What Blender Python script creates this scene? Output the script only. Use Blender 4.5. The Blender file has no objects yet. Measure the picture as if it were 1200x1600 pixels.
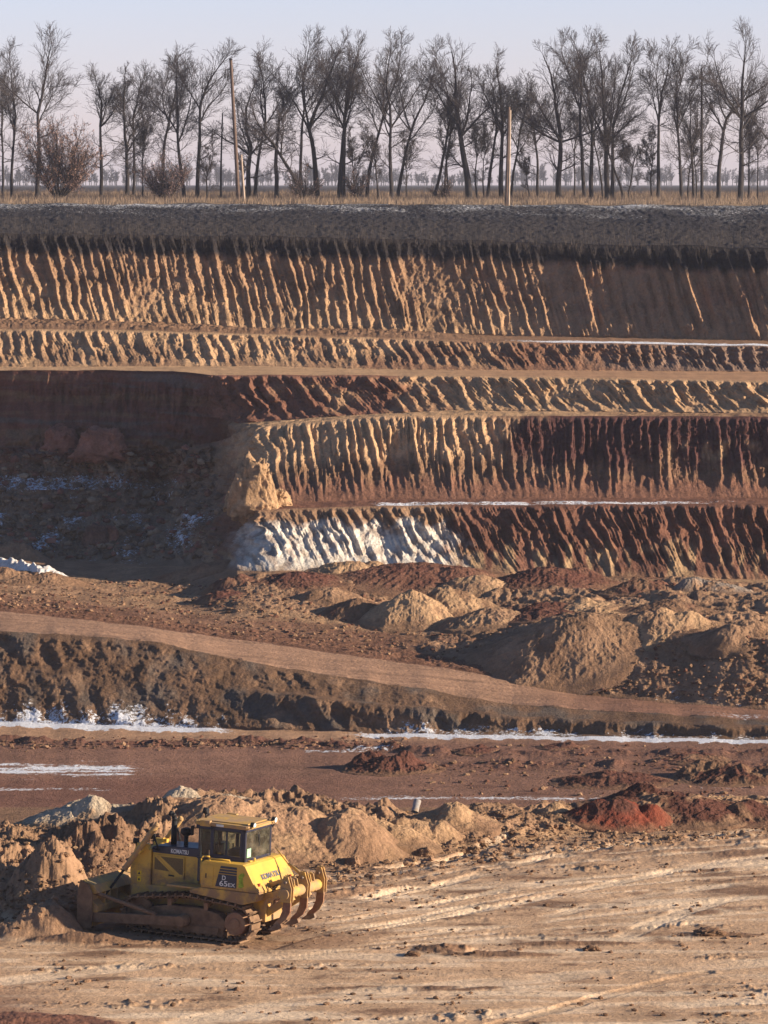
import bpy, bmesh, math, random
import numpy as np
from mathutils import Vector, Matrix

# ------------------------------------------------------------------ camera, sky, sun, exposure
SC = bpy.context.scene
COL = SC.collection
F = 7500.0                     # focal length in photo pixels (1200 x 1600 frame)
HZN = 286.0
PITCH = math.atan((800 - HZN) / F)
CAMZ = 20.3
cam_d = bpy.data.cameras.new('camera')
cam = bpy.data.objects.new('camera', cam_d); COL.objects.link(cam)
cam_d.sensor_fit = 'HORIZONTAL'; cam_d.sensor_width = 36.0; cam_d.lens = 36.0 * F / 1200
cam_d.clip_start = 0.5; cam_d.clip_end = 20000
cam.location = (0, 0, CAMZ); cam.rotation_euler = (math.pi / 2 - PITCH, 0, 0)
SC.camera = cam

SUN_EL, SUN_AZ = 16.0, -11.0      # azimuth from +X towards +Y (sun stands to the east, a little behind the wall)
W = bpy.data.worlds.new('World'); SC.world = W; W.use_nodes = True
nt = W.node_tree; bg = nt.nodes['Background']
sky = nt.nodes.new('ShaderNodeTexSky'); sky.sky_type = 'NISHITA'; sky.sun_disc = False
sky.sun_elevation = math.radians(SUN_EL); sky.sun_rotation = math.radians(90 - SUN_AZ)
sky.air_density = 1.0; sky.dust_density = 0.3; sky.ozone_density = 6.0
tint = nt.nodes.new('ShaderNodeMix'); tint.data_type = 'RGBA'; tint.blend_type = 'MULTIPLY'; tint.inputs[0].default_value = 1
tint.inputs[7].default_value = (1.30, 1.08, 1.02, 1)            # hazy lavender winter air
nt.links.new(sky.outputs[0], tint.inputs[6]); # brighter haze close to the horizon
tcw = nt.nodes.new('ShaderNodeTexCoord'); spw = nt.nodes.new('ShaderNodeSeparateXYZ'); mrw = nt.nodes.new('ShaderNodeMapRange')
nt.links.new(tcw.outputs['Generated'], spw.inputs[0]); nt.links.new(spw.outputs[2], mrw.inputs[0])
mrw.inputs['From Min'].default_value = 0; mrw.inputs['From Max'].default_value = .28; mrw.inputs['To Min'].default_value = 1.75; mrw.inputs['To Max'].default_value = 1.0
mrw.inputs['To Min'].default_value = 1; mrw.inputs['To Max'].default_value = 0
hzc = nt.nodes.new('ShaderNodeMix'); hzc.data_type = 'RGBA'; nt.links.new(mrw.outputs[0], hzc.inputs[0]); hzc.inputs[6].default_value = (1, 1, 1, 1); hzc.inputs[7].default_value = (2.15, 1.90, 2.32, 1)
scw = nt.nodes.new('ShaderNodeMix'); scw.data_type = 'RGBA'; scw.blend_type = 'MULTIPLY'; scw.inputs[0].default_value = 1
nt.links.new(tint.outputs[2], scw.inputs[6]); nt.links.new(hzc.outputs[2], scw.inputs[7]); nt.links.new(scw.outputs[2], bg.inputs[0]); bg.inputs[1].default_value = 0.055
sd = bpy.data.lights.new('sun', 'SUN'); sd.energy = 5.0; sd.angle = math.radians(0.5); sd.color = (1.0, 0.83, 0.62)
sun = bpy.data.objects.new('sun', sd); COL.objects.link(sun)
e, a = math.radians(SUN_EL), math.radians(SUN_AZ)
S = Vector((math.cos(e) * math.cos(a), math.cos(e) * math.sin(a), math.sin(e)))
sun.rotation_euler = S.to_track_quat('Z', 'Y').to_euler()
SC.view_settings.view_transform = 'Standard'; SC.view_settings.look = 'None'
SC.view_settings.exposure = 1.0; SC.view_settings.gamma = 1
SC.cycles.max_bounces = 5; SC.cycles.diffuse_bounces = 2; SC.cycles.volume_bounces = 0
SC.cycles.transparent_max_bounces = 12

# ------------------------------------------------------------------ helpers
def tag(o, label=None, cat=None, group=None, kind=None):
    if label: o['label'] = label
    if cat: o['category'] = cat
    if group: o['group'] = group
    if kind: o['kind'] = kind
    return o

def T(y): return np.tan(PITCH + np.arctan((np.asarray(y, float) - 800) / F))
def place(xp, y, d):
    """photo pixel + forward distance -> world point"""
    z = -T(y) * d
    sl = np.maximum(d, 112) * math.cos(PITCH) - z * math.sin(PITCH)
    return (np.asarray(xp, float) - 600) / F * sl, d, z + CAMZ
def px_of(X, Y, Z):
    z = Z - CAMZ
    dep = Y * math.cos(PITCH) - z * math.sin(PITCH)
    up = Y * math.sin(PITCH) + z * math.cos(PITCH)
    return 600 + F * X / dep, 800 - F * up / dep
def plane_d(y, z=-CAMZ): return -z / T(y)

def hsh(i, j, k, seed):
    h = (i.astype(np.int64) * 374761393 + j.astype(np.int64) * 668265263 + k * 2147483647 + seed * 1274126177) & 0xffffffff
    h = ((h ^ (h >> 13)) * 1103515245) & 0xffffffff
    h = ((h ^ (h >> 15)) * 2654435761) & 0xffffffff
    return (h ^ (h >> 16)) & 0xffffffff
def n2(x, y, seed=0):
    x, y = np.broadcast_arrays(np.asarray(x, float), np.asarray(y, float))
    i = np.floor(x); j = np.floor(y); fx = x - i; fy = y - j
    i = i.astype(np.int64); j = j.astype(np.int64)
    u = fx * fx * fx * (fx * (fx * 6 - 15) + 10); v = fy * fy * fy * (fy * (fy * 6 - 15) + 10)
    def g(a, b, dx, dy):
        t = hsh(a, b, 0, seed) * (2 * math.pi / 4294967296.0)
        return np.cos(t) * dx + np.sin(t) * dy
    a = g(i, j, fx, fy); b = g(i + 1, j, fx - 1, fy); c = g(i, j + 1, fx, fy - 1); d = g(i + 1, j + 1, fx - 1, fy - 1)
    return 1.5 * ((a + (b - a) * u) * (1 - v) + (c + (d - c) * u) * v)
def fbm(x, y, o=4, seed=0, gain=.5, billow=False):
    s = 0; A = 1; tot = 0
    for k in range(o):
        n = n2(x * 2 ** k + 17.3 * k, y * 2 ** k - 9.1 * k, seed + k * 7)
        if billow: n = 1 - 2 * np.abs(n)
        s = s + A * n; tot += A; A *= gain
    return s / tot
def rnd(i, seed): return hsh(np.asarray(i).astype(np.int64), np.zeros_like(np.asarray(i)).astype(np.int64), 3, seed) / 4294967296.0
def sm(a, b, x):
    t = np.clip((x - a) / (b - a), 0, 1); return t * t * (3 - 2 * t)
def mixc(a, b, t):
    t = np.clip(t, 0, 1)[..., None]; return a * (1 - t) + np.asarray(b) * t

def mesh_np(name, V, Fq, mats, parent=None, attrs=None, smooth=False):
    """V (n,3), Fq (m,4) or (m,3)"""
    me = bpy.data.meshes.new(name); Fq = np.asarray(Fq, np.int32); k = Fq.shape[1]
    me.vertices.add(len(V)); me.vertices.foreach_set('co', np.ascontiguousarray(V, np.float32).ravel())
    me.loops.add(Fq.size); me.loops.foreach_set('vertex_index', Fq.ravel())
    me.polygons.add(len(Fq)); me.polygons.foreach_set('loop_start', np.arange(len(Fq), dtype=np.int32) * k)
    me.polygons.foreach_set('use_smooth', np.full(len(Fq), smooth))
    for n, arr in (attrs or {}).items():
        if arr.ndim == 2:
            at = me.attributes.new(n, 'FLOAT_COLOR', 'POINT')
            c = np.ones((len(V), 4), np.float32); c[:, :3] = arr; at.data.foreach_set('color', c.ravel())
        else:
            at = me.attributes.new(n, 'FLOAT', 'POINT'); at.data.foreach_set('value', arr.astype(np.float32))
    me.update(calc_edges=True); me.validate()
    me.materials.append(mats)
    o = bpy.data.objects.new(name, me); COL.objects.link(o); o.parent = parent
    return o

# ------------------------------------------------------------------ materials
def nodes_of(m):
    m.use_nodes = True; return m.node_tree, m.node_tree.nodes['Principled BSDF']
def earth_mat(name='earth', bump=.9, fine=1.0):
    m = bpy.data.materials.new(name); t, b = nodes_of(m); N = t.nodes.new; L = t.links.new
    col = N('ShaderNodeAttribute'); col.attribute_name = 'Col'
    sn = N('ShaderNodeAttribute'); sn.attribute_name = 'snow'
    tc = N('ShaderNodeTexCoord')
    def noise(scale, detail, rough=.6):
        n = N('ShaderNodeTexNoise'); n.inputs['Scale'].default_value = scale * fine; n.inputs['Detail'].default_value = detail
        n.inputs['Roughness'].default_value = rough; L(tc.outputs['Object'], n.inputs['Vector']); return n.outputs['Fac']
    def math_(op, a, b_=None, c=None, clamp=False):
        n = N('ShaderNodeMath'); n.operation = op; n.use_clamp = clamp
        for i, v in enumerate((a, b_, c)):
            if v is None: continue
            if isinstance(v, (int, float)): n.inputs[i].default_value = v
            else: L(v, n.inputs[i])
        return n.outputs[0]
    n1 = noise(.9, 6, .65); n3 = noise(7, 5, .7)
    f = math_('ADD', math_('MULTIPLY', n1, 1.1), math_('MULTIPLY', n3, 1.1)); f = math_('SUBTRACT', f, .1)
    v = N('ShaderNodeVectorMath'); v.operation = 'SCALE'; L(col.outputs['Color'], v.inputs[0]); L(f, v.inputs['Scale'])
    sN = math_('MULTIPLY_ADD', noise(4.5, 6, .8), 2.4, -.7)
    fac = math_('MULTIPLY', math_('SUBTRACT', sN, math_('SUBTRACT', 1.0, sn.outputs['Fac'])), 9, clamp=True)
    mx = N('ShaderNodeMix'); mx.data_type = 'RGBA'; L(fac, mx.inputs[0]); L(v.outputs[0], mx.inputs[6]); mx.inputs[7].default_value = (.72, .74, .8, 1)
    L(mx.outputs[2], b.inputs['Base Color'])
    b.inputs['Roughness'].default_value = .95; b.inputs['Specular IOR Level'].default_value = .15
    bp = N('ShaderNodeBump'); bp.inputs['Strength'].default_value = bump; bp.inputs['Distance'].default_value = .20
    L(noise(4.5, 9, .68), bp.inputs['Height']); L(bp.outputs[0], b.inputs['Normal'])
    return m
EARTH = earth_mat(); EARTHG = earth_mat('packed_earth', .45)
def flat_mat(name, c, rough=.8, var=.25, scale=3.0, metal=0, bump=0, dirt=None, dirt_amt=.5, dz=None, spec=.3):
    """plain procedural material: base colour with noise, optional dirt patches (more of them below local height dz)"""
    m = bpy.data.materials.new(name); t, b = nodes_of(m); N = t.nodes.new; L = t.links.new
    tc = N('ShaderNodeTexCoord'); n = N('ShaderNodeTexNoise'); n.inputs['Scale'].default_value = scale; n.inputs['Detail'].default_value = 6
    L(tc.outputs['Object'], n.inputs['Vector'])
    r = N('ShaderNodeMapRange'); r.inputs['To Min'].default_value = 1 - var; r.inputs['To Max'].default_value = 1 + var; L(n.outputs['Fac'], r.inputs[0])
    r.inputs['From Min'].default_value = .3; r.inputs['From Max'].default_value = .7
    v = N('ShaderNodeVectorMath'); v.operation = 'SCALE'; v.inputs[0].default_value = c; L(r.outputs[0], v.inputs['Scale'])
    out = v.outputs[0]
    if dirt:
        n2_ = N('ShaderNodeTexNoise'); n2_.inputs['Scale'].default_value = 2.6; n2_.inputs['Detail'].default_value = 8; n2_.inputs['Roughness'].default_value = .7
        L(tc.outputs['Object'], n2_.inputs['Vector'])
        src = n2_.outputs['Fac']
        if dz:
            sp = N('ShaderNodeSeparateXYZ'); L(tc.outputs['Object'], sp.inputs[0])
            q = N('ShaderNodeMapRange'); q.inputs['From Min'].default_value = dz[0]; q.inputs['From Max'].default_value = dz[1]
            q.inputs['To Min'].default_value = .3; q.inputs['To Max'].default_value = -.12; L(sp.outputs[2], q.inputs[0])
            ad = N('ShaderNodeMath'); ad.operation = 'ADD'; L(src, ad.inputs[0]); L(q.outputs[0], ad.inputs[1]); src = ad.outputs[0]
        k = N('ShaderNodeMapRange'); k.inputs['From Min'].default_value = 1 - dirt_amt - .12; k.inputs['From Max'].default_value = 1 - dirt_amt + .12; L(src, k.inputs[0])
        mx = N('ShaderNodeMix'); mx.data_type = 'RGBA'; L(k.outputs[0], mx.inputs[0]); L(out, mx.inputs[6]); mx.inputs[7].default_value = (*dirt, 1)
        out = mx.outputs[2]
        rr = N('ShaderNodeMapRange'); rr.inputs['To Min'].default_value = rough; rr.inputs['To Max'].default_value = .95
        L(k.outputs[0], rr.inputs[0]); L(rr.outputs[0], b.inputs['Roughness'])
    else: b.inputs['Roughness'].default_value = rough
    L(out, b.inputs['Base Color']); b.inputs['Metallic'].default_value = metal; b.inputs['Specular IOR Level'].default_value = spec
    if bump:
        bp = N('ShaderNodeBump'); bp.inputs['Strength'].default_value = bump; bp.inputs['Distance'].default_value = .03
        n3 = N('ShaderNodeTexNoise'); n3.inputs['Scale'].default_value = 14; n3.inputs['Detail'].default_value = 5; L(tc.outputs['Object'], n3.inputs['Vector'])
        L(n3.outputs['Fac'], bp.inputs['Height']); L(bp.outputs[0], b.inputs['Normal'])
    return m

# ------------------------------------------------------------------ terrain: control lines (photo x, photo y, distance), far to near
C_ = dict(sand=(.46, .29, .165), sandd=(.29, .175, .105), red=(.165, .078, .052), redd=(.10, .042, .03), top=(.028, .024, .026),
          grey=(.22, .18, .15), chalk=(.66, .60, .52), pale=(.56, .40, .25), brown=(.215, .125, .075), ochre=(.38, .25, .14), maroon=(.085, .038, .034))
C_ = {k: np.array(v) for k, v in C_.items()}
PL = lambda xs, y: [(x, y, float(plane_d(y))) for x in xs]
LINES = [
 ('A', [(0, 289.5, 6000)]), ('B', [(0, 293, 1500)]), ('C', [(0, 303, 560)]), ('D', [(0, 318, 440), (1200, 321, 440)]),
 ('L0', [(0, 364, 312), (400, 369, 312), (660, 374, 311.2), (760, 376.5, 310.8), (900, 380.5, 309.8), (1050, 384, 308), (1200, 388, 305.7), (1500, 390, 303)]),
 ('L1', [(0, 503, 308), (200, 508, 308), (400, 520, 308), (660, 523, 307), (760, 525, 306.6), (900, 527, 305.6), (1050, 530, 303.8), (1200, 533, 301.5), (1500, 534, 298.8)]),
 ('L2', [(0, 515, 298), (200, 517, 297), (600, 529, 295), (760, 534, 294), (1200, 541, 291.4)]),
 ('L3', [(0, 573, 294), (400, 572, 292.5), (600, 577, 291.5), (1200, 581, 290)]),
 ('L4', [(-300, 577, 293.4), (0, 578, 292.6), (150, 579, 291), (270, 580, 288.6), (330, 586, 286), (700, 587, 284), (1200, 596, 279)]),
 ('L5', [(-300, 640, 293.2), (0, 640, 292.3), (150, 642, 290.4), (300, 645, 287.2), (385, 662, 283), (500, 652, 282), (700, 641, 281), (1200, 646, 276.5)]),
 ('L6', [(0, 695, 291.3), (150, 697, 289.4), (300, 700, 286.6), (345, 690, 285), (405, 665, 279), (600, 649, 277.5), (1200, 651, 274.5)]),
 ('L7', [(0, 765, 287), (260, 762, 286.5), (340, 785, 280), (405, 790, 271), (600, 780, 271.5), (1200, 778, 270.5)]),
 ('L8', [(0, 800, 285), (260, 800, 284), (345, 805, 276), (405, 798, 267), (600, 790, 267.5), (1200, 787, 267)]),
 ('L9', [(0, 866, 279), (150, 880, 276), (300, 886, 270), (370, 892, 261.5), (420, 893, 260.5), (600, 893, 262.5), (1200, 906, 263)]),
 ('Bc', [(0, 940, 252), (600, 1008, 246), (740, 1035, 241), (850, 992, 243), (1000, 985, 240.5), (1200, 998, 237)]),
 ('Ru', [(0, 955, 248), (200, 976, 246), (400, 1003, 243.5), (600, 1031, 241), (750, 1053, 239.2), (900, 1085, 237), (1000, 1095, 235.5), (1200, 1110, 233)]),
 ('Rl', [(0, 988, 240), (130, 994, 239), (250, 1005, 238), (400, 1036, 236.5), (600, 1068, 234.5), (800, 1100, 232.5), (1000, 1114, 230), (1200, 1125, 227.5)]),
 ('F', [(0, 1128, 234), (250, 1136, 231.5), (600, 1146, 228), (1200, 1156, 222)]),
 ('G', [(0, 1262, 205)]), ('N0', [(0, 1375, 186)]), ('N1', [(0, 1307, 166)]),
 ('K', [(0, 1300, 146), (60, 1292, 147), (160, 1278, 148), (240, 1262, 149.5), (330, 1255, 150), (430, 1250, 151), (500, 1252, 151), (560, 1262, 150), (640, 1272, 150), (700, 1266, 151),
        (780, 1262, 152), (870, 1256, 153.5), (930, 1256, 155), (1000, 1250, 156), (1060, 1244, 157), (1130, 1246, 157), (1200, 1250, 157)]),
 ('N3', [(x, y, float(plane_d(y))) for x, y in ((0, 1405), (120, 1385), (300, 1365), (500, 1358), (620, 1345), (760, 1325), (900, 1306), (1050, 1298), (1200, 1290))]),
 ('N4', PL([0], 1480)), ('N5', PL([0], 1625)), ('N6', [(0, 0, 0)]), ('N7', [(0, 0, 0)]), ('N8', [(0, 0, 0)]),
]
IDX = {n: i for i, (n, _) in enumerate(LINES)}
XP = np.concatenate([np.arange(-2500, -460, 40.), np.arange(-460, -50, 2.6), np.arange(-50, 1250, 1.3), np.arange(1250, 1660, 2.6), np.arange(1660, 3760, 40.)])
NC = len(XP)
def line_xyz(k):
    name, pts = LINES[k]; pts = np.array(pts, float)
    y = np.interp(XP, pts[:, 0], pts[:, 1]); d = np.interp(XP, pts[:, 0], pts[:, 2])
    if name == 'N6': z = np.full(NC, -CAMZ); d = np.full(NC, 45.)
    elif name == 'N7': z = np.full(NC, -1.7); d = np.full(NC, 3.)
    elif name == 'N8': z = np.full(NC, -1.7); d = np.full(NC, -60.)
    else:
        jy = {'L2': 1.6, 'L4': 1.6, 'L6': 1.5, 'L8': 2, 'Bc': 4, 'Ru': 1.5, 'Rl': 4, 'F': 3, 'K': 5, 'L0': 4, 'L9': 2, 'D': 2.5}.get(name, 0)
        y = y + jy * (fbm(XP / 70, k * 3.3, 2, 50 + k))
        z = -T(y) * d
    return d, z
#      a      b    rows name
SEGS = [('A', 'B', 8, 'distant_field'), ('B', 'C', 24, 'distant_field'), ('C', 'D', 40, 'field_verge'), ('D', 'L0', 110, 'ploughed_field'),
 ('L0', 'L1', 125, 'quarry_face'), ('L1', 'L2', 22, 'quarry_terrace'), ('L2', 'L3', 52, 'quarry_face'), ('L3', 'L4', 16, 'haul_road'),
 ('L4', 'L5', 56, 'quarry_face'), ('L5', 'L6', 22, 'quarry_terrace'), ('L6', 'L7', 110, 'quarry_face'), ('L7', 'L8', 20, 'quarry_terrace'),
 ('L8', 'L9', 90, 'quarry_face'), ('L9', 'Bc', 100, 'pit_floor'), ('Bc', 'Ru', 90, 'spoil_bank'), ('Ru', 'Rl', 45, 'ramp_road'),
 ('Rl', 'F', 110, 'embankment'), ('F', 'G', 100, 'pit_floor'), ('G', 'N0', 10, 'pit_floor'), ('N0', 'N1', 10, 'bench_slope'), ('N1', 'K', 24, 'bench_slope'),
 ('K', 'N3', 100, 'spoil_ridge'), ('N3', 'N4', 130, 'dirt_ground'), ('N4', 'N5', 130, 'dirt_ground'), ('N5', 'N6', 20, 'dirt_ground'), ('N6', 'N7', 12, 'camera_slope'), ('N7', 'N8', 8, 'camera_slope')]
rowsD, rowsZ, rowsV, rowsS = [], [], [], []
for s, (a_, b_, n, nm) in enumerate(SEGS):
    da, za = line_xyz(IDX[a_]); db, zb = line_xyz(IDX[b_])
    last = s == len(SEGS) - 1
    v = np.arange(n + (1 if last else 0)) / n
    if a_ == 'A' or a_ == 'B':                       # even in 1/d
        vv = v[:, None]; d = 1 / (1 / da * (1 - vv) + 1 / db * vv); q = (d - da) / (db - da); z = za + (zb - za) * q
    else:
        vv = v[:, None]; d = da + (db - da) * vv; z = za + (zb - za) * vv
    rowsD.append(d); rowsZ.append(z); rowsV.append(v); rowsS.append(np.full(len(v), s))
D = np.concatenate(rowsD); Z = np.concatenate(rowsZ); Vv = np.concatenate(rowsV); Sg = np.concatenate(rowsS)
NR = len(D)
X = (XP[None, :] - 600) / F * (np.maximum(D, 112) * math.cos(PITCH) - Z * math.sin(PITCH))
Y = D.copy(); Z = Z + CAMZ
XP2 = np.broadcast_to(XP, (NR, NC)); XPc = np.clip(XP2, -60, 1260)
row0 = [int(np.argmax(Sg == s)) for s in range(len(SEGS))] + [NR]
def sl(k, extra=0): return slice(row0[k], min(NR, row0[k + 1] + extra))
SK = lambda a_: [i for i, s in enumerate(SEGS) if s[0] == a_][0]

COLR = np.zeros((NR, NC, 3)); SNOW = np.full((NR, NC), -1.0)
def ridges(xp, v, period, slant, seed, warp=12., p=1.3, jit=.3):
    ph = (xp - slant * v + warp * fbm(xp / 90, v * 2.2, 3, seed)) / period
    ph = ph + 1.6 * n2(xp / 260, v * .4, seed + 17) + jit * n2(xp / period / 2.3, v * 1.5, seed + 3)
    i = np.floor(ph); g = ph - i; t = g * g * (3 - 2 * g)
    a0 = .35 + .65 * rnd(i, seed + 5); a1 = .35 + .65 * rnd(i + 1, seed + 5)
    pk = .54
    hh = np.where(g < pk, (g / pk) ** p, (np.clip(1 - g, 0, 1) / (1 - pk)))
    return hh * (.30 + .70 * rnd(i, seed + 5))

def wall(k, period, slant, amp, seed, rough=.16, foot=.5, p=1.3, warp=7., clod=.1, tal=.35):
    s = sl(k); xp = XP2[s]; v = np.broadcast_to(Vv[s][:, None], xp.shape)
    X_, Z_ = X[s], Z[s]
    h = ridges(xp, v, period, slant, seed, warp, p) + .6 * ridges(xp, v, period * .47, slant * .9, seed + 40, warp, 1.1) * sm(-.4, .3, fbm(xp / 60, v * 1.5, 3, seed + 9))
    stri = np.abs(2 * (((xp - slant * v + .5 * warp * fbm(xp / 90, v * 2.2, 2, seed)) / (period * .23) + .6 * n2(xp / 25, v * 1.5, seed + 61)) % 1) - 1)
    h = h + .26 * stri * sm(-.5, .2, fbm(xp / 28, v * 2, 2, seed + 63))
    slump = 1 - .75 * sm(.22, .45, fbm(xp / 120, v * .9 + 3, 3, seed + 19))
    breaks = slump * (1 - .6 * sm(.05, .5, fbm(xp / 30, v * 3.5, 3, seed + 13)))
    env = sm(0, .05, v) * (1 - foot * sm(.66, .95, v + .15 * fbm(xp / 22, v, 2, seed + 71))) * (1 - sm(.97, 1, v))
    out = .82 * amp * h * env * breaks
    out = out + .085 * fbm(X_ * 2.6, Z_ * 2.2, 3, seed + 21, .7, True) * env + rough * 1.9 * fbm(X_ / .9 - Z_ * .25, Z_ / 1.5 + seed, 5, seed + 2, .62) * env + clod * fbm(X_ * 2.4, Z_ * 2.4, 3, seed + 4) * sm(0, .05, v) * (1 - sm(.95, 1, v))
    if k == SK('L4'): out = out * (.15 + .85 * sm(290, 350, xp))
    Y[s] = Y[s] - out + tal * 6.75 * v * v * (1 - v) * (1 + .5 * fbm(xp / 45, 2.2, 3, seed + 70))
    # talus: concave foot
    return s, xp, v, h

def ncol(base, X_, Y_, seed, amt=.18):
    n = fbm(X_ / 2.2, Y_ / 2.2, 4, seed)[..., None]
    return base * (1 + amt * 1.8 * n)

# far fields -------------------------------------------------------
for nm in ('A', 'B'):
    s = sl(SK(nm)); COLR[s] = ncol(np.array((.05, .042, .04)), X[s] / 30, Y[s] / 60, 3)
s = sl(SK('C')); COLR[s] = ncol(np.array((.24, .165, .10)), X[s], Y[s] / 3, 5); Z[s] += .25 * fbm(X[s] / 4, Y[s] / 9, 4, 8)
s = sl(SK('D')); v = Vv[s][:, None]
Z[s] += (.16 * fbm(X[s] / 1.1, Y[s] / 2.4, 4, 21, .6) + .12 * n2(X[s] * 2.2, Y[s] * .6, 28)) * sm(0, .06, v)
c = ncol(np.array((.023, .020, .023)), X[s], Y[s] / 3, 23, .4)
c = mixc(c, (.045, .037, .034), sm(.35, .8, v + .5 * fbm(X[s] / 9, Y[s] / 12, 3, 25)) * .75)
COLR[s] = c
SNOW[s] = .40 + .26 * fbm(X[s] / 5, Y[s] / 20, 4, 22) - .38 * sm(.0, 1, v) ** .8 + .0 * X[s]

# face 1 -----------------------------------------------------------
s, xp, v, h = wall(SK('L0'), 16, 45, .50, 100, foot=.35, rough=.13, p=1.25)
big_ = ridges(xp, v, 26, 34, 177, 8, 1.0, .2); Y[s] -= .7 * big_ * sm(760, 950, xp) * sm(0, .12, v) * (1 - sm(.85, 1, v))
base = mixc(ncol(C_['sandd'] * 1.08, X[s], Z[s], 31), C_['sand'], sm(.45, .95, v + .4 * fbm(xp / 70, v * 2, 3, 33)))
base = mixc(base, C_['brown'] * .8, sm(.1, .5, fbm(xp / 120, v * 5, 4, 34) + .15) * .55)
base = mixc(base, C_['sandd'] * 1.2, sm(700, 900, xp) * .85); base = mixc(base, C_['red'] * 1.4, sm(.0, .4, fbm(xp / 60, v * 3, 3, 36)) * sm(500, 900, xp) * .4)
dark = 1 - sm(.16, .27, v - .05 * sm(700, 1200, xp) + .1 * fbm(xp / 18, v * 1.2, 4, 35))
COLR[s] = mixc(base, C_['top'], dark)
s = sl(SK('L1')); v = np.broadcast_to(Vv[s][:, None], XP2[s].shape); xp = XP2[s]
COLR[s] = ncol(C_['brown'] * 1.15, X[s], Y[s], 37); Z[s] += (.28 * fbm(X[s] / 1.6, Y[s] / 1.6, 5, 38, .6, True) + .1) * sm(0, .1, v) * (1 - sm(.85, 1, v)) * (1.2 - sm(600, 800, xp))
SNOW[s] = -.5 + 1.6 * sm(640, 950, xp) * sm(.62, .85, v) + .55 * fbm(X[s] / 2, Y[s], 4, 39)
# face 2 -----------------------------------------------------------
s, xp, v, h = wall(SK('L2'), 20, 26, .52, 200, foot=.6, rough=.14, p=1.2)
base = mixc(ncol(C_['sand'], X[s], Z[s], 41), C_['sandd'], sm(.1, .6, fbm(xp / 90, v, 3, 42) + .5 * v))
base = mixc(base, C_['red'] * 1.1, sm(.40, .75, xp / 1200 + .35 * fbm(xp / 70, v * 2, 3, 43)) * .8)
COLR[s] = mixc(base, C_['grey'] * .9, sm(.72, .9, xp / 1200 + .2 * fbm(xp / 40, v * 2, 3, 44)) * .5)
s = sl(SK('L3')); xp = XP2[s]
COLR[s] = ncol(mixc(np.broadcast_to(C_['sand'] * .95, xp.shape + (3,)), (.40, .23, .13), sm(500, 900, xp)), X[s] / 3, Y[s], 45, .08)
Z[s] += .03 * fbm(X[s] / .8, Y[s] / .5, 3, 46)
SNOW[s] = -.6 + .0 * xp
# face 3 / recess --------------------------------------------------
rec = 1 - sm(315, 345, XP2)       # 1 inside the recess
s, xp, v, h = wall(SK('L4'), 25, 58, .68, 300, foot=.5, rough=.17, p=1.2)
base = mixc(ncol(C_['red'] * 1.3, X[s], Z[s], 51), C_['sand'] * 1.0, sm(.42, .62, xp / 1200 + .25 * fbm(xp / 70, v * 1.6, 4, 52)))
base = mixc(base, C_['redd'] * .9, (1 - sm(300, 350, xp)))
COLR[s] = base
SNOW[s] = -.35 + .45 * sm(.5, 1, v) * sm(360, 400, xp) * (1 - sm(600, 700, xp)) + .2 * fbm(X[s] / 2, Z[s], 3, 53)
s = sl(SK('L5')); xp = XP2[s]; v = np.broadcast_to(Vv[s][:, None], xp.shape)
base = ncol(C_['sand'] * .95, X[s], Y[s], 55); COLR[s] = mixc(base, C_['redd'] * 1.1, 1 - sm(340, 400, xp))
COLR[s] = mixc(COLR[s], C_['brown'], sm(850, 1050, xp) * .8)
Z[s] += .14 * fbm(X[s] / 1.1, Y[s] / 1.1, 4, 56, .6) * sm(0, .1, v) * (1 - sm(.9, 1, v)); SNOW[s] = -.5 + 0 * xp
# face 4 -----------------------------------------------------------
s, xp, v, h = wall(SK('L6'), 15, 16, .52, 400, tal=1.0, foot=.75, rough=.19, p=1.3, warp=8)
low = v + .22 * fbm(xp / 40, v * 2.5, 4, 61)
base = mixc(ncol(C_['sand'] * 1.12, X[s], Z[s], 62), C_['brown'] * 1.1, sm(.42, .62, low))
rgt = sm(.60, .72, xp / 1200 + .12 * fbm(xp / 60, v * 2, 3, 63))
base = mixc(base, C_['maroon'] * 1.15, rgt * (1 - .85 * sm(.5, .72, low)))
base = mixc(base, C_['sand'] * .95, sm(.8, .95, xp / 1200) * sm(.25, .38, v) * (1 - sm(.5, .62, v)) * sm(-.1, .35, fbm(xp / 22, v * 3, 3, 64)))
base = mixc(base, C_['red'] * 1.3, sm(.68, .85, low) * .8)
RC = mixc(ncol(np.array((.27, .18, .12)), X[s], Z[s], 68, .5), C_['red'] * 1.7, sm(.0, .4, fbm(X[s] / 2, Z[s] / 1.2, 4, 69)))  # recess rubble: colour raised to add light within the shade
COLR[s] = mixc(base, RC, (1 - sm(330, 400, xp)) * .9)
SNOW[s] = -.6 + 1.05 * (1 - sm(250, 330, xp)) * sm(.3, .8, v) + .55 * (1 - sm(-.0, .0001, xp - 330)) * fbm(X[s] / 2.5, Z[s] / 1.5, 4, 65)
s = sl(SK('L7')); xp = XP2[s]; v = np.broadcast_to(Vv[s][:, None], xp.shape)
COLR[s] = mixc(ncol(C_['red'] * 1.1, X[s], Y[s], 66), np.array((.24, .155, .10)), 1 - sm(340, 400, xp))  # recess end of the ledge: lighter colour brightens the shaded part
SNOW[s] = np.where(xp < 340, .2, -.35 + .95 * sm(480, 620, xp) * sm(.3, .6, v) * (1 - .5 * sm(1000, 1200, xp))) + .5 * fbm(X[s] / 3, Y[s] / 1.2, 4, 67)
Z[s] += .12 * fbm(X[s] / 1.1, Y[s] / 1.1, 4, 68, .6) * sm(0, .1, v) * (1 - sm(.9, 1, v))
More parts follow.
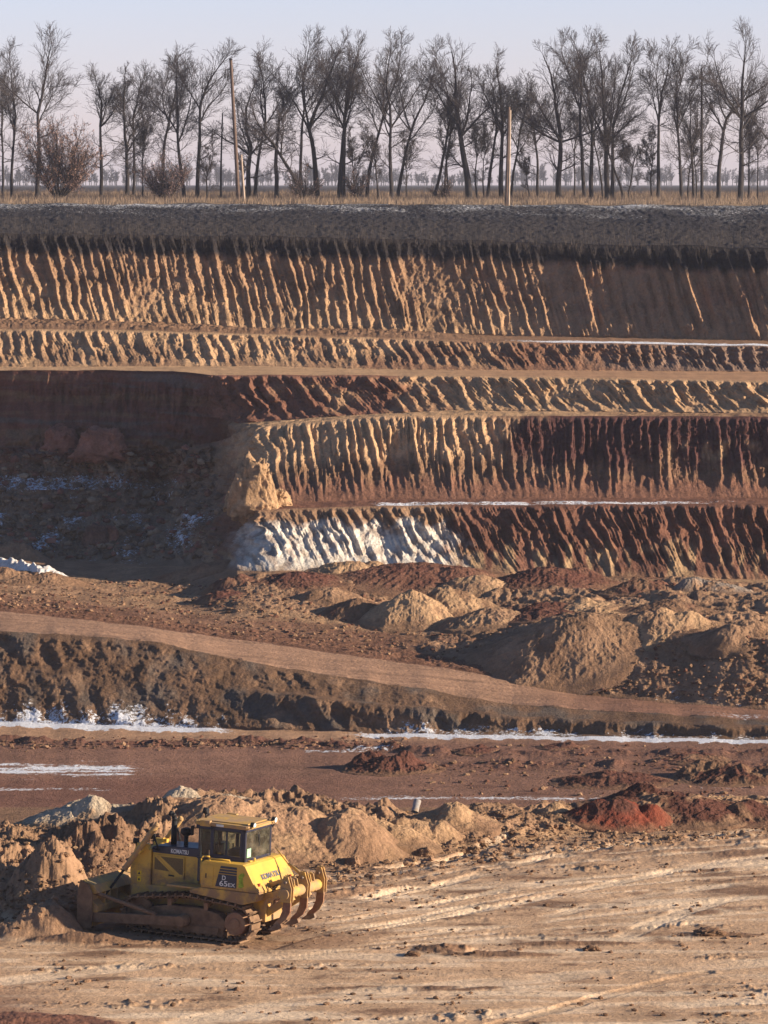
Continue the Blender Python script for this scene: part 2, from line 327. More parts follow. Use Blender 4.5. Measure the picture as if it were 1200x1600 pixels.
# face 5 -----------------------------------------------------------
s, xp, v, h = wall(SK('L8'), 21, 52, .68, 500, tal=.8, foot=.55, rough=.19, p=1.25, warp=10)
nz = fbm(xp / 45, v * 2.5, 4, 71)
base = mixc(ncol(C_['red'] * 1.05, X[s], Z[s], 72, .25), C_['redd'], sm(-.2, .4, fbm(xp / 80, v * 3, 3, 73)) * .6)
base = mixc(base, C_['ochre'] * .95, sm(.52, .7, v + .3 * nz) * sm(.0, .35, fbm(xp / 26, v * 1.5, 3, 74) + .12) * .9)
ck = sm(345, 400, xp + 30 * nz) * (1 - sm(680, 715, xp + 50 * nz - 20 * v)) 
base = mixc(base, C_['sandd'], ck * (1 - sm(.15, .3, v + .3 * nz)))
base = mixc(base, C_['chalk'], ck * sm(.16, .34, v + .35 * nz) * (.45 + .55 * sm(-.4, .2, fbm(xp / 14, v * 6, 3, 75))))
base = mixc(base, np.array((.26, .18, .12)) * (1 + .6 * fbm(X[s] / 1.5, Z[s] / 1.5, 4, 79)[..., None]), (1 - sm(310, 370, xp)) * .92)  # recess foot coloured lighter too, offsetting its shade
base = mixc(base, C_['sandd'], sm(.9, 1, v) * .5)
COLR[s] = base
SNOW[s] = -.5 + np.where(xp < 345, .70, 0) + np.where(xp < 345, 1.0, 0) * fbm(X[s] / 2.5, Z[s] / 1.5, 4, 76)

# recess: slumped rubble slope
for nm in ('L4', 'L5', 'L6', 'L7', 'L8'):
    s = sl(SK(nm)); m = (1 - sm(300, 360, XP2[s])); v = Vv[s][:, None]
    g = np.ones_like(m) if nm in ('L5', 'L6', 'L7') else (sm(0, .5, v) if nm == 'L4' else 1 - sm(.6, 1, v))
    up = 1 - sm(10.6, 12.4, 17 - Z[s] + 0 * m) if 0 else sm(4.5, 6.5, Z[s])
    g = g * (.35 + .65 * sm(-60, 160, XP2[s]))
    Y[s] -= m * g * up * (.8 * fbm(X[s] / 1.0, Z[s] / 5, 4, 87, .6, True) + .3 * fbm(X[s], Z[s], 4, 88, .6))
    if nm != 'L4':
        Y[s] -= m * g * (1 - up) * (1.7 * fbm(X[s] / 3, Z[s] / 2, 5, 81, .62, True) + .35 * fbm(X[s] * 1.3, Z[s] * 1.3, 3, 82, .6, True))

for nm in ('L4', 'L5', 'L6'):                     # soil layers and red streaks on the back wall of the recess, colour in place of relief shading
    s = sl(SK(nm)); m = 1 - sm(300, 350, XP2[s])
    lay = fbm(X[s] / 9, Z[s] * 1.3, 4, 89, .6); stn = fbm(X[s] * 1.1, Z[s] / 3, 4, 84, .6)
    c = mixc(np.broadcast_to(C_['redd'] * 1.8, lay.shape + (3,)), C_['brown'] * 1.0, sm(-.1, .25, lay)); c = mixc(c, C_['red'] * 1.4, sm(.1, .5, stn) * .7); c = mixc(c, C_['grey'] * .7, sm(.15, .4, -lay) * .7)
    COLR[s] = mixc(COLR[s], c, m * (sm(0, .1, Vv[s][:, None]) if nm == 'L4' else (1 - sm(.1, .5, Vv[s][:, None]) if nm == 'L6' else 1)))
for nm in ('L4', 'L5', 'L6', 'L7', 'L8'):        # rough the face that turns into the recess
    s = sl(SK(nm)); m = sm(270, 320, XP2[s]) * (1 - sm(400, 440, XP2[s])); v = Vv[s][:, None]
    g = sm(0, .5, v) if nm == 'L4' else (1 - sm(.6, 1, v) if nm == 'L8' else np.ones_like(v))
    X[s] -= m * g * (.9 * fbm(Y[s] / 2.2, Z[s] / 1.6, 5, 85, .62) + .28 * fbm(Y[s] * 1.5, Z[s] * 1.5, 4, 86, .6, True))
# pit floor (upper) ------------------------------------------------
s = sl(SK('L9')); xp = XP2[s]; v = np.broadcast_to(Vv[s][:, None], xp.shape)
rough = (.35 + .65 * sm(250, 600, xp)) * (1 - .8 * sm(.55, .8, v) * (1 - sm(600, 760, xp)))
big = fbm(X[s] / 3.6, Y[s] / 5, 4, 91, .55)
Z[s] += (.75 * np.clip(big + .05, 0, 1) * rough + .22 * fbm(X[s] * .9, Y[s] * .5, 4, 92, .6, True) * rough) * sm(0, .12, v) * (1 - sm(.93, 1, v))
Z[s] += .05 * fbm(X[s] / .7, Y[s] / .7, 3, 99)
c = mixc(ncol(C_['sandd'] * 1.15, X[s], Y[s] / 2, 93, .25), C_['brown'], sm(-.1, .4, fbm(X[s] / 6, Y[s] / 3, 4, 94)))
c = mixc(c, C_['red'], sm(.05, .4, fbm(X[s] / 7 + 20, Y[s] / 4, 4, 95)) * sm(300, 600, xp) * .9)
c = mixc(c, C_['sand'] * .9, sm(.1, .5, fbm(X[s] / 9 + 4, Y[s] / 4, 3, 96)) * .7)
c = mixc(c, C_['redd'] * 1.4, sm(.80, .9, v + .08 * fbm(X[s] / 5, Y[s], 3, 98)) * (1 - sm(600, 740, xp)) * .55)
COLR[s] = c
SNOW[s] = -.25 + .5 * fbm(X[s] / 3, Y[s] / 1.5, 4, 97) + .0 * v
# spoil bank -------------------------------------------------------
s = sl(SK('Bc')); xp = XP2[s]; v = np.broadcast_to(Vv[s][:, None], xp.shape); on = sm(730, 830, xp)
gul = ridges(xp, v, 46, -10, 611, 26, 1.2)
Y[s] -= on * (.12 * gul * sm(0, .1, v) * (1 - sm(.85, 1, v)) + .75 * fbm(X[s] / 2.2, Z[s] / 1.5, 5, 101, .65) * sm(0, .1, v) * (1 - sm(.9, 1, v)))
Z[s] += (1 - on) * .16 * fbm(X[s] / 1.2, Y[s] / .8, 4, 102, .6, True) * sm(0, .2, v) * (1 - sm(.9, 1, v))
c = mixc(ncol(C_['brown'] * 1.05, X[s], Z[s], 103, .3), C_['sandd'] * 1.25, sm(-.1, .35, fbm(xp / 60, v * 2, 4, 104)) * on)
COLR[s] = mixc(c, C_['redd'] * 1.3, (1 - on) * .6)
SNOW[s] = np.where(on > .5, -.35 + .55 * v * sm(930, 1000, xp), -.5) + .45 * fbm(xp / 40, v * 2, 4, 105)
# ramp -------------------------------------------------------------
s = sl(SK('Ru')); xp = XP2[s]; v = np.broadcast_to(Vv[s][:, None], xp.shape)
Z[s] += .07 * fbm(X[s] / 9, Y[s] / .3, 4, 111) + .16 * np.clip(fbm(X[s] / 1.3, Y[s] / .9, 4, 112, .6), 0, 1) * sm(.86, .97, v)
COLR[s] = mixc(ncol(np.array((.31, .185, .12)), X[s] / 9, Y[s] * 3, 113, .22), C_['red'] * 1.2, sm(750, 1000, xp) * .7)
SNOW[s] = -.8 + 1.15 * sm(930, 1150, xp) * sm(.3, .6, v) + .35 * fbm(X[s] / 5, Y[s] * 1.5, 4, 114)
# embankment -------------------------------------------------------
s = sl(SK('Rl')); xp = XP2[s]; v = np.broadcast_to(Vv[s][:, None], xp.shape); E_ = sm(0, .06, v) * (1 - sm(.93, 1, v))
gul = ridges(xp, v, 60, 30, 711, 40, 1.1)
Y[s] -= E_ * (.22 * gul + .75 * fbm(X[s] / 3.4, Z[s] / 1.6, 5, 121, .6) + .24 * fbm(X[s] * 1.2, Z[s] * 1.4, 4, 122, .65))
st = sm(.38, .5, v + .08 * fbm(xp / 60, 3.3, 3, 128)) * (1 - sm(.5, .95, v)) * sm(330, 480, xp)      # a second lower shoulder
Y[s] -= 1.5 * st; Z[s] += .35 * st
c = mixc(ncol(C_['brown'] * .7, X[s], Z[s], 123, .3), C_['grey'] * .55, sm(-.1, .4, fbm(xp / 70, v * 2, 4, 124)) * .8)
c = mixc(c, C_['sandd'] * 1.3, sm(.1, .45, fbm(xp / 55 + 9, v * 3, 4, 125)) * .45 * (1 - sm(650, 900, xp)))
COLR[s] = c
SNOW[s] = -.55 + 1.12 * sm(.35, 1.0, v) * (1 - .55 * sm(250, 420, xp) + .45 * sm(520, 600, xp)) + .55 * fbm(xp / 30, v * 3, 4, 126)
# lower floor ------------------------------------------------------
s = sl(SK('F')); xp = XP2[s]; v = np.broadcast_to(Vv[s][:, None], xp.shape); yp = px_of(X[s], Y[s], Z[s])[1]
rg = np.exp(-((yp - (1164 + 4 * np.sin(xp / 90) + .02 * (xp - 300))) / 4.0) ** 2) * (1 - sm(620, 720, xp)) + .6 * np.exp(-((yp - 1196) / 7.) ** 2) * sm(640, 760, xp) + .6 * np.exp(-((yp - 1178) / 5.) ** 2) * sm(640, 700, xp)
cl = np.clip(fbm(X[s] / 1.6, Y[s] / 2, 4, 131, .6) + .25, 0, 1)
Z[s] += (.62 * rg * (cl + .1) + .03 * fbm(X[s] / 1.5, Y[s], 4, 132)) * sm(0, .05, v)
c = mixc(ncol(np.array((.23, .123, .084)), X[s] / 3, Y[s] / 3, 133, .15), np.array((.40, .24, .145)), (1 - sm(1150, 1166, yp + 6 * fbm(xp / 100, v * 5, 3, 134))) * (1 - .55 * sm(600, 800, xp)))
c = mixc(c, C_['redd'] * 1.2, np.clip(rg, 0, 1) * .8); c = mixc(c, C_['redd'] * 1.5, sm(1205, 1225, yp) * .5 * (1 - sm(300, 700, xp)))
c = mixc(c, C_['redd'], sm(.25, .45, fbm(X[s] / 4, Y[s] / 2, 4, 138)) * sm(620, 720, xp) * .5)
COLR[s] = c
strk = fbm(X[s] / 5, Y[s] / .9, 5, 135, .65)
sn = -.7 + .25 * strk + 1.55 * (1 - sm(.045, .095, v + .05 * fbm(xp / 25, v * 9, 3, 139))) * (1 - .45 * sm(300, 400, xp) * (1 - sm(520, 600, xp)))
sn = np.maximum(sn, -.45 + 1.15 * np.exp(-((yp - 1203) / 14.) ** 2) * (1 - sm(180, 280, xp)) + 1.2 * strk)
sn = np.maximum(sn, -.45 + .95 * np.exp(-((yp - 1233) / 4.) ** 2) * (1 - sm(150, 220, xp)) + 1.0 * strk)
sn = np.maximum(sn, -.3 + .85 * np.exp(-((yp - 1174) / 3.) ** 2) * sm(450, 480, xp) * (1 - sm(600, 640, xp)) + .5 * strk)
sn = np.maximum(sn, -.5 + .95 * np.exp(-((yp - 1247) / 6.) ** 2) * sm(450, 520, xp) + .6 * strk)
sn = np.maximum(sn, -.6 + .9 * sm(1020, 1120, xp) * np.exp(-((yp - 1232) / 6.) ** 2) + .6 * strk)
SNOW[s] = sn
for nm in ('G', 'N0', 'N1'):
    s = sl(SK(nm)); COLR[s] = ncol(C_['brown'], X[s], Y[s], 141)
# spoil ridge behind the bulldozer ---------------------------------
k0, k1 = SK('N1'), SK('K')
s = sl(k1); xp = XP2[s]; v = np.broadcast_to(Vv[s][:, None], xp.shape)
E_ = sm(0, .03, v) * (1 - sm(.7, 1, v))
amp = 1 - .45 * sm(500, 800, xp)
Z[s] += E_ * amp * (.75 * fbm(X[s] / 1.9, Y[s] / 2.2, 4, 151, .55) + .28 * fbm(X[s] * 1.4, Y[s] * 1.2, 4, 152, .62, True) + .10)
c = mixc(ncol(C_['sandd'] * 1.12, X[s], Y[s], 153, .25), C_['brown'] * .95, sm(-.1, .3, fbm(X[s] / 2, Y[s] / 2, 4, 154)) * (1 - .6 * sm(500, 800, xp)))
c = mixc(c, C_['sand'] * 1.0, sm(.0, .35, fbm(X[s] / 2.4 + 7, Y[s] / 2.4, 3, 155)) * sm(400, 650, xp) * .8)
COLR[s] = c
SNOW[s] = -.42 + .42 * fbm(X[s] / 1.2, Y[s] / 1.5, 4, 156) + .22 * (1 - sm(.2, .5, v))

# near ground ------------------------------------------------------
DZX, DZY = float(place(320, 1466, 129.3)[0]), 129.3      # the bulldozer stands here
TH = math.radians(25)
for nm in ('N3', 'N4', 'N5'):
    s = sl(SK(nm)); xp = XP2[s]; x, y = X[s], Y[s]
    big = fbm(x / 5, y / 9, 4, 161); st = fbm((x + .35 * y) / 6.5, (y - .35 * x) / 1.6, 5, 162, .6); st2 = fbm(x / 7, y / 1.1, 5, 169, .62)
    wsel = sm(1440, 1500, px_of(x, y, Z[s])[1]); stt = st * (1 - wsel) + st2 * wsel
    Z[s] += .035 * big + .05 * stt * .6 + .012 * fbm(x * 2, y * 1.2, 4, 163, .65)
    c = mixc(ncol(np.array((.53, .345, .21)), x / 2, y / 3, 164, .1), np.array((.72, .54, .37)), sm(.0, .35, stt))
    c = mixc(c, C_['brown'] * 1.05, sm(.08, .42, fbm(x / 3 + 3, y / 2.0, 5, 165, .6) + .15 * (1 - wsel) - .06))
    c = mixc(c, C_['red'] * 1.1, sm(150, -30, xp) * sm(1500, 1590, px_of(x, y, Z[s])[1]) * .8)
    COLR[s] = c
    # scattered crumbs of clay in drifts
    dr = sm(.12, .5, fbm(x / 4, y / 1.8, 3, 166)) * np.clip(fbm(x * 2.6, y * 2.1, 3, 167, .6) , 0, 1)
    Z[s] += .16 * dr; COLR[s] = mixc(COLR[s], C_['brown'] * .8, dr * 2.2)
s = sl(SK('N3')); v = np.broadcast_to(Vv[s][:, None], XP2[s].shape)
tr = 1 - sm(.0, .45, v)
Z[s] += tr * sm(0, .08, v) * (.2 * np.clip(fbm(X[s] * 1.1, Y[s] * .9, 4, 171, .6), -.1, 1)); COLR[s] = mixc(COLR[s], C_['sandd'] * 1.1, tr * .8)
for nm in ('N6', 'N7'):
    s = sl(SK(nm)); COLR[s] = ncol(C_['brown'], X[s], Y[s], 172)

def bump_at(xp, yb, rx, ry, h, rot=0., col=None, snow=None, p=1.0, seed=0, zr=-CAMZ, cut=None):
    d = float(plane_d(yb, zr)); cx = float(place(xp, yb, d)[0]); cy = d
    r0_, r1_ = row0[SK('N1')], row0[SK('N5')]
    x, y = X[r0_:r1_] - cx, Y[r0_:r1_] - cy
    c_, s_ = math.cos(rot), math.sin(rot)
    u, w = (x * c_ + y * s_) / rx, (-x * s_ + y * c_) / ry
    r = np.sqrt(u * u + w * w) * (1 + .28 * fbm(x / rx * 1.4 + seed, y / ry * 1.4, 3, 180 + seed))
    b = np.clip(1 - r, 0, 1); b = b * b * (3 - 2 * b)
    rough = .35 * fbm(x * 1.6, y * 1.6, 4, 190 + seed, .62, True) + .3 * fbm(x / .9, y / .9, 3, 197 + seed)
    Z[r0_:r1_] += h * b ** p * (1 + .55 * rough) + .12 * rough * sm(0, .2, b)
    if col is not None: COLR[r0_:r1_] = mixc(COLR[r0_:r1_], np.array(col) * (1 + .3 * rough[..., None]), sm(.02, .2, b))
    if snow is not None: SNOW[r0_:r1_] = np.where(b > .03, snow + .4 * rough, SNOW[r0_:r1_])
bn = C_['brown']; sdn = C_['sandd']
bump_at(15, 1400, 3.0, 3.4, 1.35, col=sdn * .95, seed=1)
bump_at(95, 1420, 1.5, 1.9, 1.0, col=bn * 1.1, seed=2)
bump_at(150, 1362, 2.3, 3.0, 1.0, col=bn * 1.1, seed=3)
bump_at(250, 1335, 2.2, 3.2, .8, col=sdn, seed=4)
bump_at(50, 1462, 2.2, .95, .42, rot=-.05, col=sdn, seed=5)
bump_at(130, 1472, 1.9, .6, .22, rot=-.1, col=bn, seed=6)
bump_at(84, 1452, 1.3, 1.9, .75, col=sdn, seed=15)
bump_at(62, 1424, 2.0, 2.0, 1.0, col=sdn * .95, seed=16)
bump_at(520, 1335, 1.6, 2.4, .6, col=sdn * 1.1, seed=7)
bump_at(10, 1606, 3.4, 2.4, .20, col=C_['red'], seed=8)
bump_at(560, 1395, 2.6, .8, .12, rot=.45, col=sdn * 1.2, seed=9)
bump_at(640, 1545, 3.0, .5, 0.017, col=bn, seed=10)
bump_at(900, 1475, 2.2, .45, 0.035, col=bn, seed=11)
bump_at(1120, 1462, 1.5, .6, 0.056, col=bn, seed=12)
bump_at(690, 1485, .9, .7, .12, col=bn, seed=13)
bump_at(780, 1492, 2.0, .5, 0.035, col=bn, seed=14)

# tyre and crawler tracks pressed into the near ground
def track_mark(pts, width, depth, pale=.7, cleat=.22, two=None, colr=(.78, .60, .42)):
    r0_, r1_ = row0[SK('K')] + 30, row0[SK('N5')]
    P = []; pale = min(.9, pale * 1.15)
    for xp_, yp_ in pts:
        d = float(plane_d(yp_)); P.append((float(place(xp_, yp_, d)[0]), d))
    P = np.array(P); 
    # smooth the polyline
    for _ in range(3):
        Q = [P[0]]
        for a1, b1 in zip(P[:-1], P[1:]): Q += [a1 * .75 + b1 * .25, a1 * .25 + b1 * .75]
        Q.append(P[-1]); P = np.array(Q)
    x, y = X[r0_:r1_], Y[r0_:r1_]
    best = np.full(x.shape, 9.); along = np.zeros(x.shape); acc = 0
    for a1, b1 in zip(P[:-1], P[1:]):
        dv = b1 - a1; L_ = math.hypot(*dv) + 1e-9
        m = (x > min(a1[0], b1[0]) - 2) & (x < max(a1[0], b1[0]) + 2) & (y > min(a1[1], b1[1]) - 2) & (y < max(a1[1], b1[1]) + 2)
        if m.any():
            px_, py_ = x[m] - a1[0], y[m] - a1[1]; t = np.clip((px_ * dv[0] + py_ * dv[1]) / (L_ * L_), 0, 1)
            dd = np.hypot(px_ - t * dv[0], py_ - t * dv[1]); bb = best[m]; aa = along[m]; k = dd < bb
            bb[k] = dd[k]; aa[k] = acc + t[k] * L_; best[m] = bb; along[m] = aa
        acc += L_
    for off in ([0] if two is None else [-two / 2, two / 2]):
        q = np.abs(best) if two is None else np.abs(best - two / 2)
        w = 1 - sm(width * .42, width * .55, q + .04 * fbm(x * 1.5, y * 1.5, 2, 201))
        brk = sm(-.45, .05, fbm(x / 2.5, y / 2.5, 3, 203))
        Z[r0_:r1_] -= depth * w * brk
        if cleat: Z[r0_:r1_] += cleat * depth * w * brk * np.sin(along * 2 * math.pi / .21)
        Z[r0_:r1_] += depth * .25 * np.exp(-((q - width * .62) / .09) ** 2) * brk
        COLR[r0_:r1_] = mixc(COLR[r0_:r1_], np.array(colr), w * brk * pale)
        if two is not None: break
track_mark([(600, 1356), (650, 1350), (700, 1345), (735, 1330), (775, 1318), (790, 1312)], .55, .10, .5)
track_mark([(1250, 1330), (1100, 1350), (1000, 1372), (900, 1392), (800, 1412), (640, 1440), (520, 1452), (430, 1462)], .6, .03, .55)
track_mark([(1250, 1375), (1120, 1385), (1000, 1400), (880, 1425), (780, 1452)], .6, .03, .55)
track_mark([(1240, 1390), (1130, 1405), (1040, 1435), (980, 1462)], .7, .025, .5)
track_mark([(1250, 1290), (1100, 1305), (960, 1320), (820, 1345), (700, 1380), (600, 1400), (500, 1420)], .6, .04, .45)
for (ya_, yb_, yc_, w_, p_) in ((1372, 1402, 1458, .22, .6), (1430, 1462, 1482, .25, .5), (1352, 1385, 1428, .2, .5), (1300, 1330, 1372, .35, .5), (1318, 1352, 1404, .4, .5), (1345, 1378, 1436, .45, .55), (1362, 1392, 1452, .3, .6), (1398, 1440, 1470, .5, .5), (1420, 1452, 1476, .35, .5), (1310, 1340, 1385, .3, .45)):
    track_mark([(1260, ya_), (1120, ya_ + 10), (980, (ya_ + yb_) / 2 + 6), (840, yb_), (700, (yb_ + yc_) / 2), (560, yc_), (440, yc_ + 12)], w_, .025, p_, cleat=.1)
track_mark([(-60, 1540), (120, 1520), (300, 1498), (500, 1490), (700, 1500)], 1.2, .02, .5, cleat=0)
track_mark([(300, 1600), (480, 1560), (800, 1530), (1250, 1500)], 1.4, .02, .45, cleat=0)
track_mark([(560, 1600), (900, 1575), (1250, 1560)], 1.2, .02, .5, cleat=0)
track_mark([(700, 1620), (840, 1585), (980, 1545), (1100, 1520)], .55, .035, .2, colr=(.36, .22, .13))

# keep it level where the machine stands
for k in ('K', 'N3', 'N4'):
    s = sl(SK(k)); rx_, ry_ = X[s] - DZX, Y[s] - DZY
    lx = -rx_ * math.cos(TH) + ry_ * math.sin(TH); ly = -rx_ * math.sin(TH) - ry_ * math.cos(TH)
    m = (1 - sm(2.45, 2.9, np.abs(lx + .2))) * (1 - sm(1.45, 2.1, np.abs(ly)))
    Z[s] = Z[s] * (1 - m) + m * (.0 + .045 * lx + .03 * fbm(X[s] * 2, Y[s] * 2, 3, 211))
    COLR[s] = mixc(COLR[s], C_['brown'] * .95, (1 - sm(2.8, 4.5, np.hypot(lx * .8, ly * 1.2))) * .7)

# split the sheet into the named pieces of ground
INFO = {
 'distant_field': 'dark ploughed field stretching to the hazy horizon behind the tree row',
 'field_verge': 'rough verge between the two fields where the bare trees stand',
 'ploughed_field': 'dark ploughed field dusted with snow above the top quarry face',
 'haul_road': 'pale sandy haul road running level across the quarry wall',
 'spoil_bank': 'tan spoil bank sloping to the ramp road with snow in its gullies',
 'ramp_road': 'brown ramp road slanting down across the pit to the lower floor',
 'embankment': 'shaded brown embankment under the ramp road with snow along its foot',
 'bench_slope': 'hidden slope falling from the bulldozer bench to the lower pit floor',
 'spoil_ridge': 'cloddy brown spoil ridge just behind the bulldozer',
 'dirt_ground': 'pale sandy ground with streaks and crawler tracks around the bulldozer',
 'camera_slope': 'brown slope rising to the pit rim on the near side'}
FACE = {'L0': 'tallest top quarry face with dark topsoil above ribbed sandy gullies', 'L2': 'low scalloped sandy quarry face directly above the pale haul road',
        'L4': 'scalloped quarry face directly below the pale haul road, red then ochre', 'L6': 'ribbed quarry face with pale sand on top and maroon clay further along',
        'L8': 'lowest quarry face with white chalk patch beside deep red clay',
        'L1': 'narrow terrace at the foot of the top quarry face with a line of snow', 'L5': 'thin sandy ledge above the ribbed sand and maroon face',
        'L7': 'thin snowy ledge above the chalk and red clay face', 'L9': 'upper pit floor covered with dumped heaps at the foot of the quarry wall',
        'F': 'lower reddish pit floor with snow patches beyond the spoil ridge'}
groups = []
for k, sg in enumerate(SEGS):
    if groups and groups[-1][0] == sg[3]: groups[-1][2] = k
    else: groups.append([sg[3], k, k])
for nm, ka, kb in groups:
    r0_, r1_ = row0[ka], min(NR, row0[kb + 1] + 1)
    n = r1_ - r0_
    V = np.stack([X[r0_:r1_], Y[r0_:r1_], Z[r0_:r1_]], -1).reshape(-1, 3)
    i = np.arange((n - 1) * NC).reshape(n - 1, NC)[:, :-1].ravel()
    Q = np.stack([i + NC, i + NC + 1, i + 1, i], 1)
    o = mesh_np(nm, V, Q, EARTHG if nm in ('dirt_ground', 'haul_road', 'ramp_road') else EARTH, attrs={'Col': np.clip(COLR[r0_:r1_], 0, .9).reshape(-1, 3), 'snow': SNOW[r0_:r1_].ravel()}, smooth=True)
    tag(o, FACE.get(SEGS[ka][0]) or INFO[nm], nm.replace('_', ' '), kind='structure')

def ground_z(x, y):
    """height of the ground at world x, y"""
    r = slice(row0[SK('B')], row0[SK('N6')])
    c = int(np.clip(np.searchsorted(XP, 600 + F * x / (max(y, 112) * math.cos(PITCH) + 22 * math.sin(PITCH))), 1, NC - 1))
    ys = Y[r, c]; zs = Z[r, c]; o = np.argsort(ys)
    return float(np.interp(y, ys[o], zs[o]))
def ground_px(xp, yp, first='C', last='N5'):
    """world point of the ground seen at a photo pixel, searched between two control lines"""
    c = int(np.argmin(np.abs(XP - xp))); r0_, r1_ = row0[SK(first)], row0[SK(last)]
    yy = px_of(X[r0_:r1_, c], Y[r0_:r1_, c], Z[r0_:r1_, c])[1]
    i = int(np.argmin(np.abs(yy - yp) + 0 * yy)); return float(X[r0_ + i, c]), float(Y[r0_ + i, c]), float(Z[r0_ + i, c])
# ------------------------------------------------------------------ dumped heaps, one object each
def mound(xp, yb, wpx, hpx, col, label, name='earth_mound', group=None, seed=0, snow=-.6, squash=.75, peak=1.0, col2=None, rough=1.0, first='L9', last='N5', cat='earth mound', asym=0., lump=.22):
    x0, y0, z0 = ground_px(xp, yb - hpx * .12, first, last)
    sc = F / y0; rx = wpx * .70 / sc; ry = rx * squash; h = hpx / sc * (.88 if peak > 1 else .74)
    y0 += ry * .55; z0 = ground_z(x0, y0)
    n = int(np.clip(wpx * 1.6, 40, 300)); g = np.linspace(-1.25, 1.25, n)
    gx, gy = np.meshgrid(g, g[::-1]); x = x0 + gx * rx; y = y0 + gy * ry
    warp = .20 * fbm(gx * 1.3 + seed * 3.1, gy * 1.3, 3, 300 + seed)
    r = np.hypot(gx - asym * (1 - np.abs(gy)).clip(0, 1) * .3, gy) * (1 + warp)
    b = np.clip(1 - r, 0, 1); q_ = np.clip(r / 1.08, 0, 1); cs_ = .5 + .5 * np.cos(math.pi * q_); sh = cs_ ** 1.15 if peak <= 1 else .55 * cs_ + .45 * (1 - q_) ** 1.35
    if peak <= 1:
        rs = np.random.default_rng(900 + seed); sh = sh * rs.uniform(.55, .9)
        for _ in range(int(rs.integers(2, 5))):
            ox, oy, sr, sc_ = rs.uniform(-.5, .5), rs.uniform(-.35, .35), rs.uniform(.42, .7), rs.uniform(.55, 1.0)
            rr_ = np.hypot((gx - ox) / sr, (gy - oy) / sr) * (1 + warp); cs2 = .5 + .5 * np.cos(math.pi * np.clip(rr_, 0, 1)); sh = np.maximum(sh, sc_ * cs2)
    sh = sh * (1 + lump * fbm(gx * 2 + seed, gy * 2, 3, 320 + seed))
    zt = np.interp(x.ravel(), [x0 - rx, x0, x0 + rx], [ground_z(x0 - rx, y0), z0, ground_z(x0 + rx, y0)]).reshape(x.shape)
    ramp = np.interp(y[:, 0], [y0 - ry, y0, y0 + ry], [ground_z(x0, y0 - ry) - z0, 0, ground_z(x0, y0 + ry) - z0])
    zt = zt + ramp[:, None]
    k = rough * min(1, h / .8)
    cl = fbm(x * 1.5, y * 1.5, 5, 340 + seed, .62, True); fl = fbm((x - x0) / rx * 9 / (.2 + r), y * .3, 3, 350 + seed)
    z = zt + h * sh + k * (.13 * cl + .03 * fl) * sm(0, .3, b) - .30 * (1 - sm(-.12, .03, 1 - r)) + .015
    c = ncol(np.array(col), x, y, 360 + seed, .2)
    if col2 is not None: c = mixc(c, np.array(col2), sm(-.05, .35, fbm(x / 1.3, y / 1.3, 4, 370 + seed)))
    c = mixc(c, C_['brown'], sm(.62, .98, r + .25 * fbm(x * 1.2, y * 1.2, 3, 390 + seed)) * .75)
    keep = (r < 1.15); i = np.arange(n * n).reshape(n, n)
    kq = keep[:-1, :-1] & keep[1:, :-1] & keep[:-1, 1:] & keep[1:, 1:]
    Q = np.stack([i[1:, :-1][kq], i[1:, 1:][kq], i[:-1, 1:][kq], i[:-1, :-1][kq]], 1)
    used = np.unique(Q); rm = np.full(n * n, -1); rm[used] = np.arange(len(used))
    V = np.stack([x - x0, y - y0, z - z0], -1).reshape(-1, 3)[used]
    o = mesh_np(name, V, rm[Q], EARTH, attrs={'Col': np.clip(c, 0, .9).reshape(-1, 3)[used], 'snow': (snow + .35 * fbm(x, y, 3, 380 + seed)).ravel()[used]}, smooth=True)
    o.location = (x0, y0, z0)
    return tag(o, label, cat, group)
sd_, tn_, br_, rd_, rdd_ = C_['sandd'] * 1.1, C_['sand'] * .95, C_['brown'], C_['red'], C_['redd'] * 1.3
G1 = 'heaps dumped on the upper pit floor'; G2 = 'heaps on the lower pit floor'; G3 = 'heaps along the ridge behind the bulldozer'
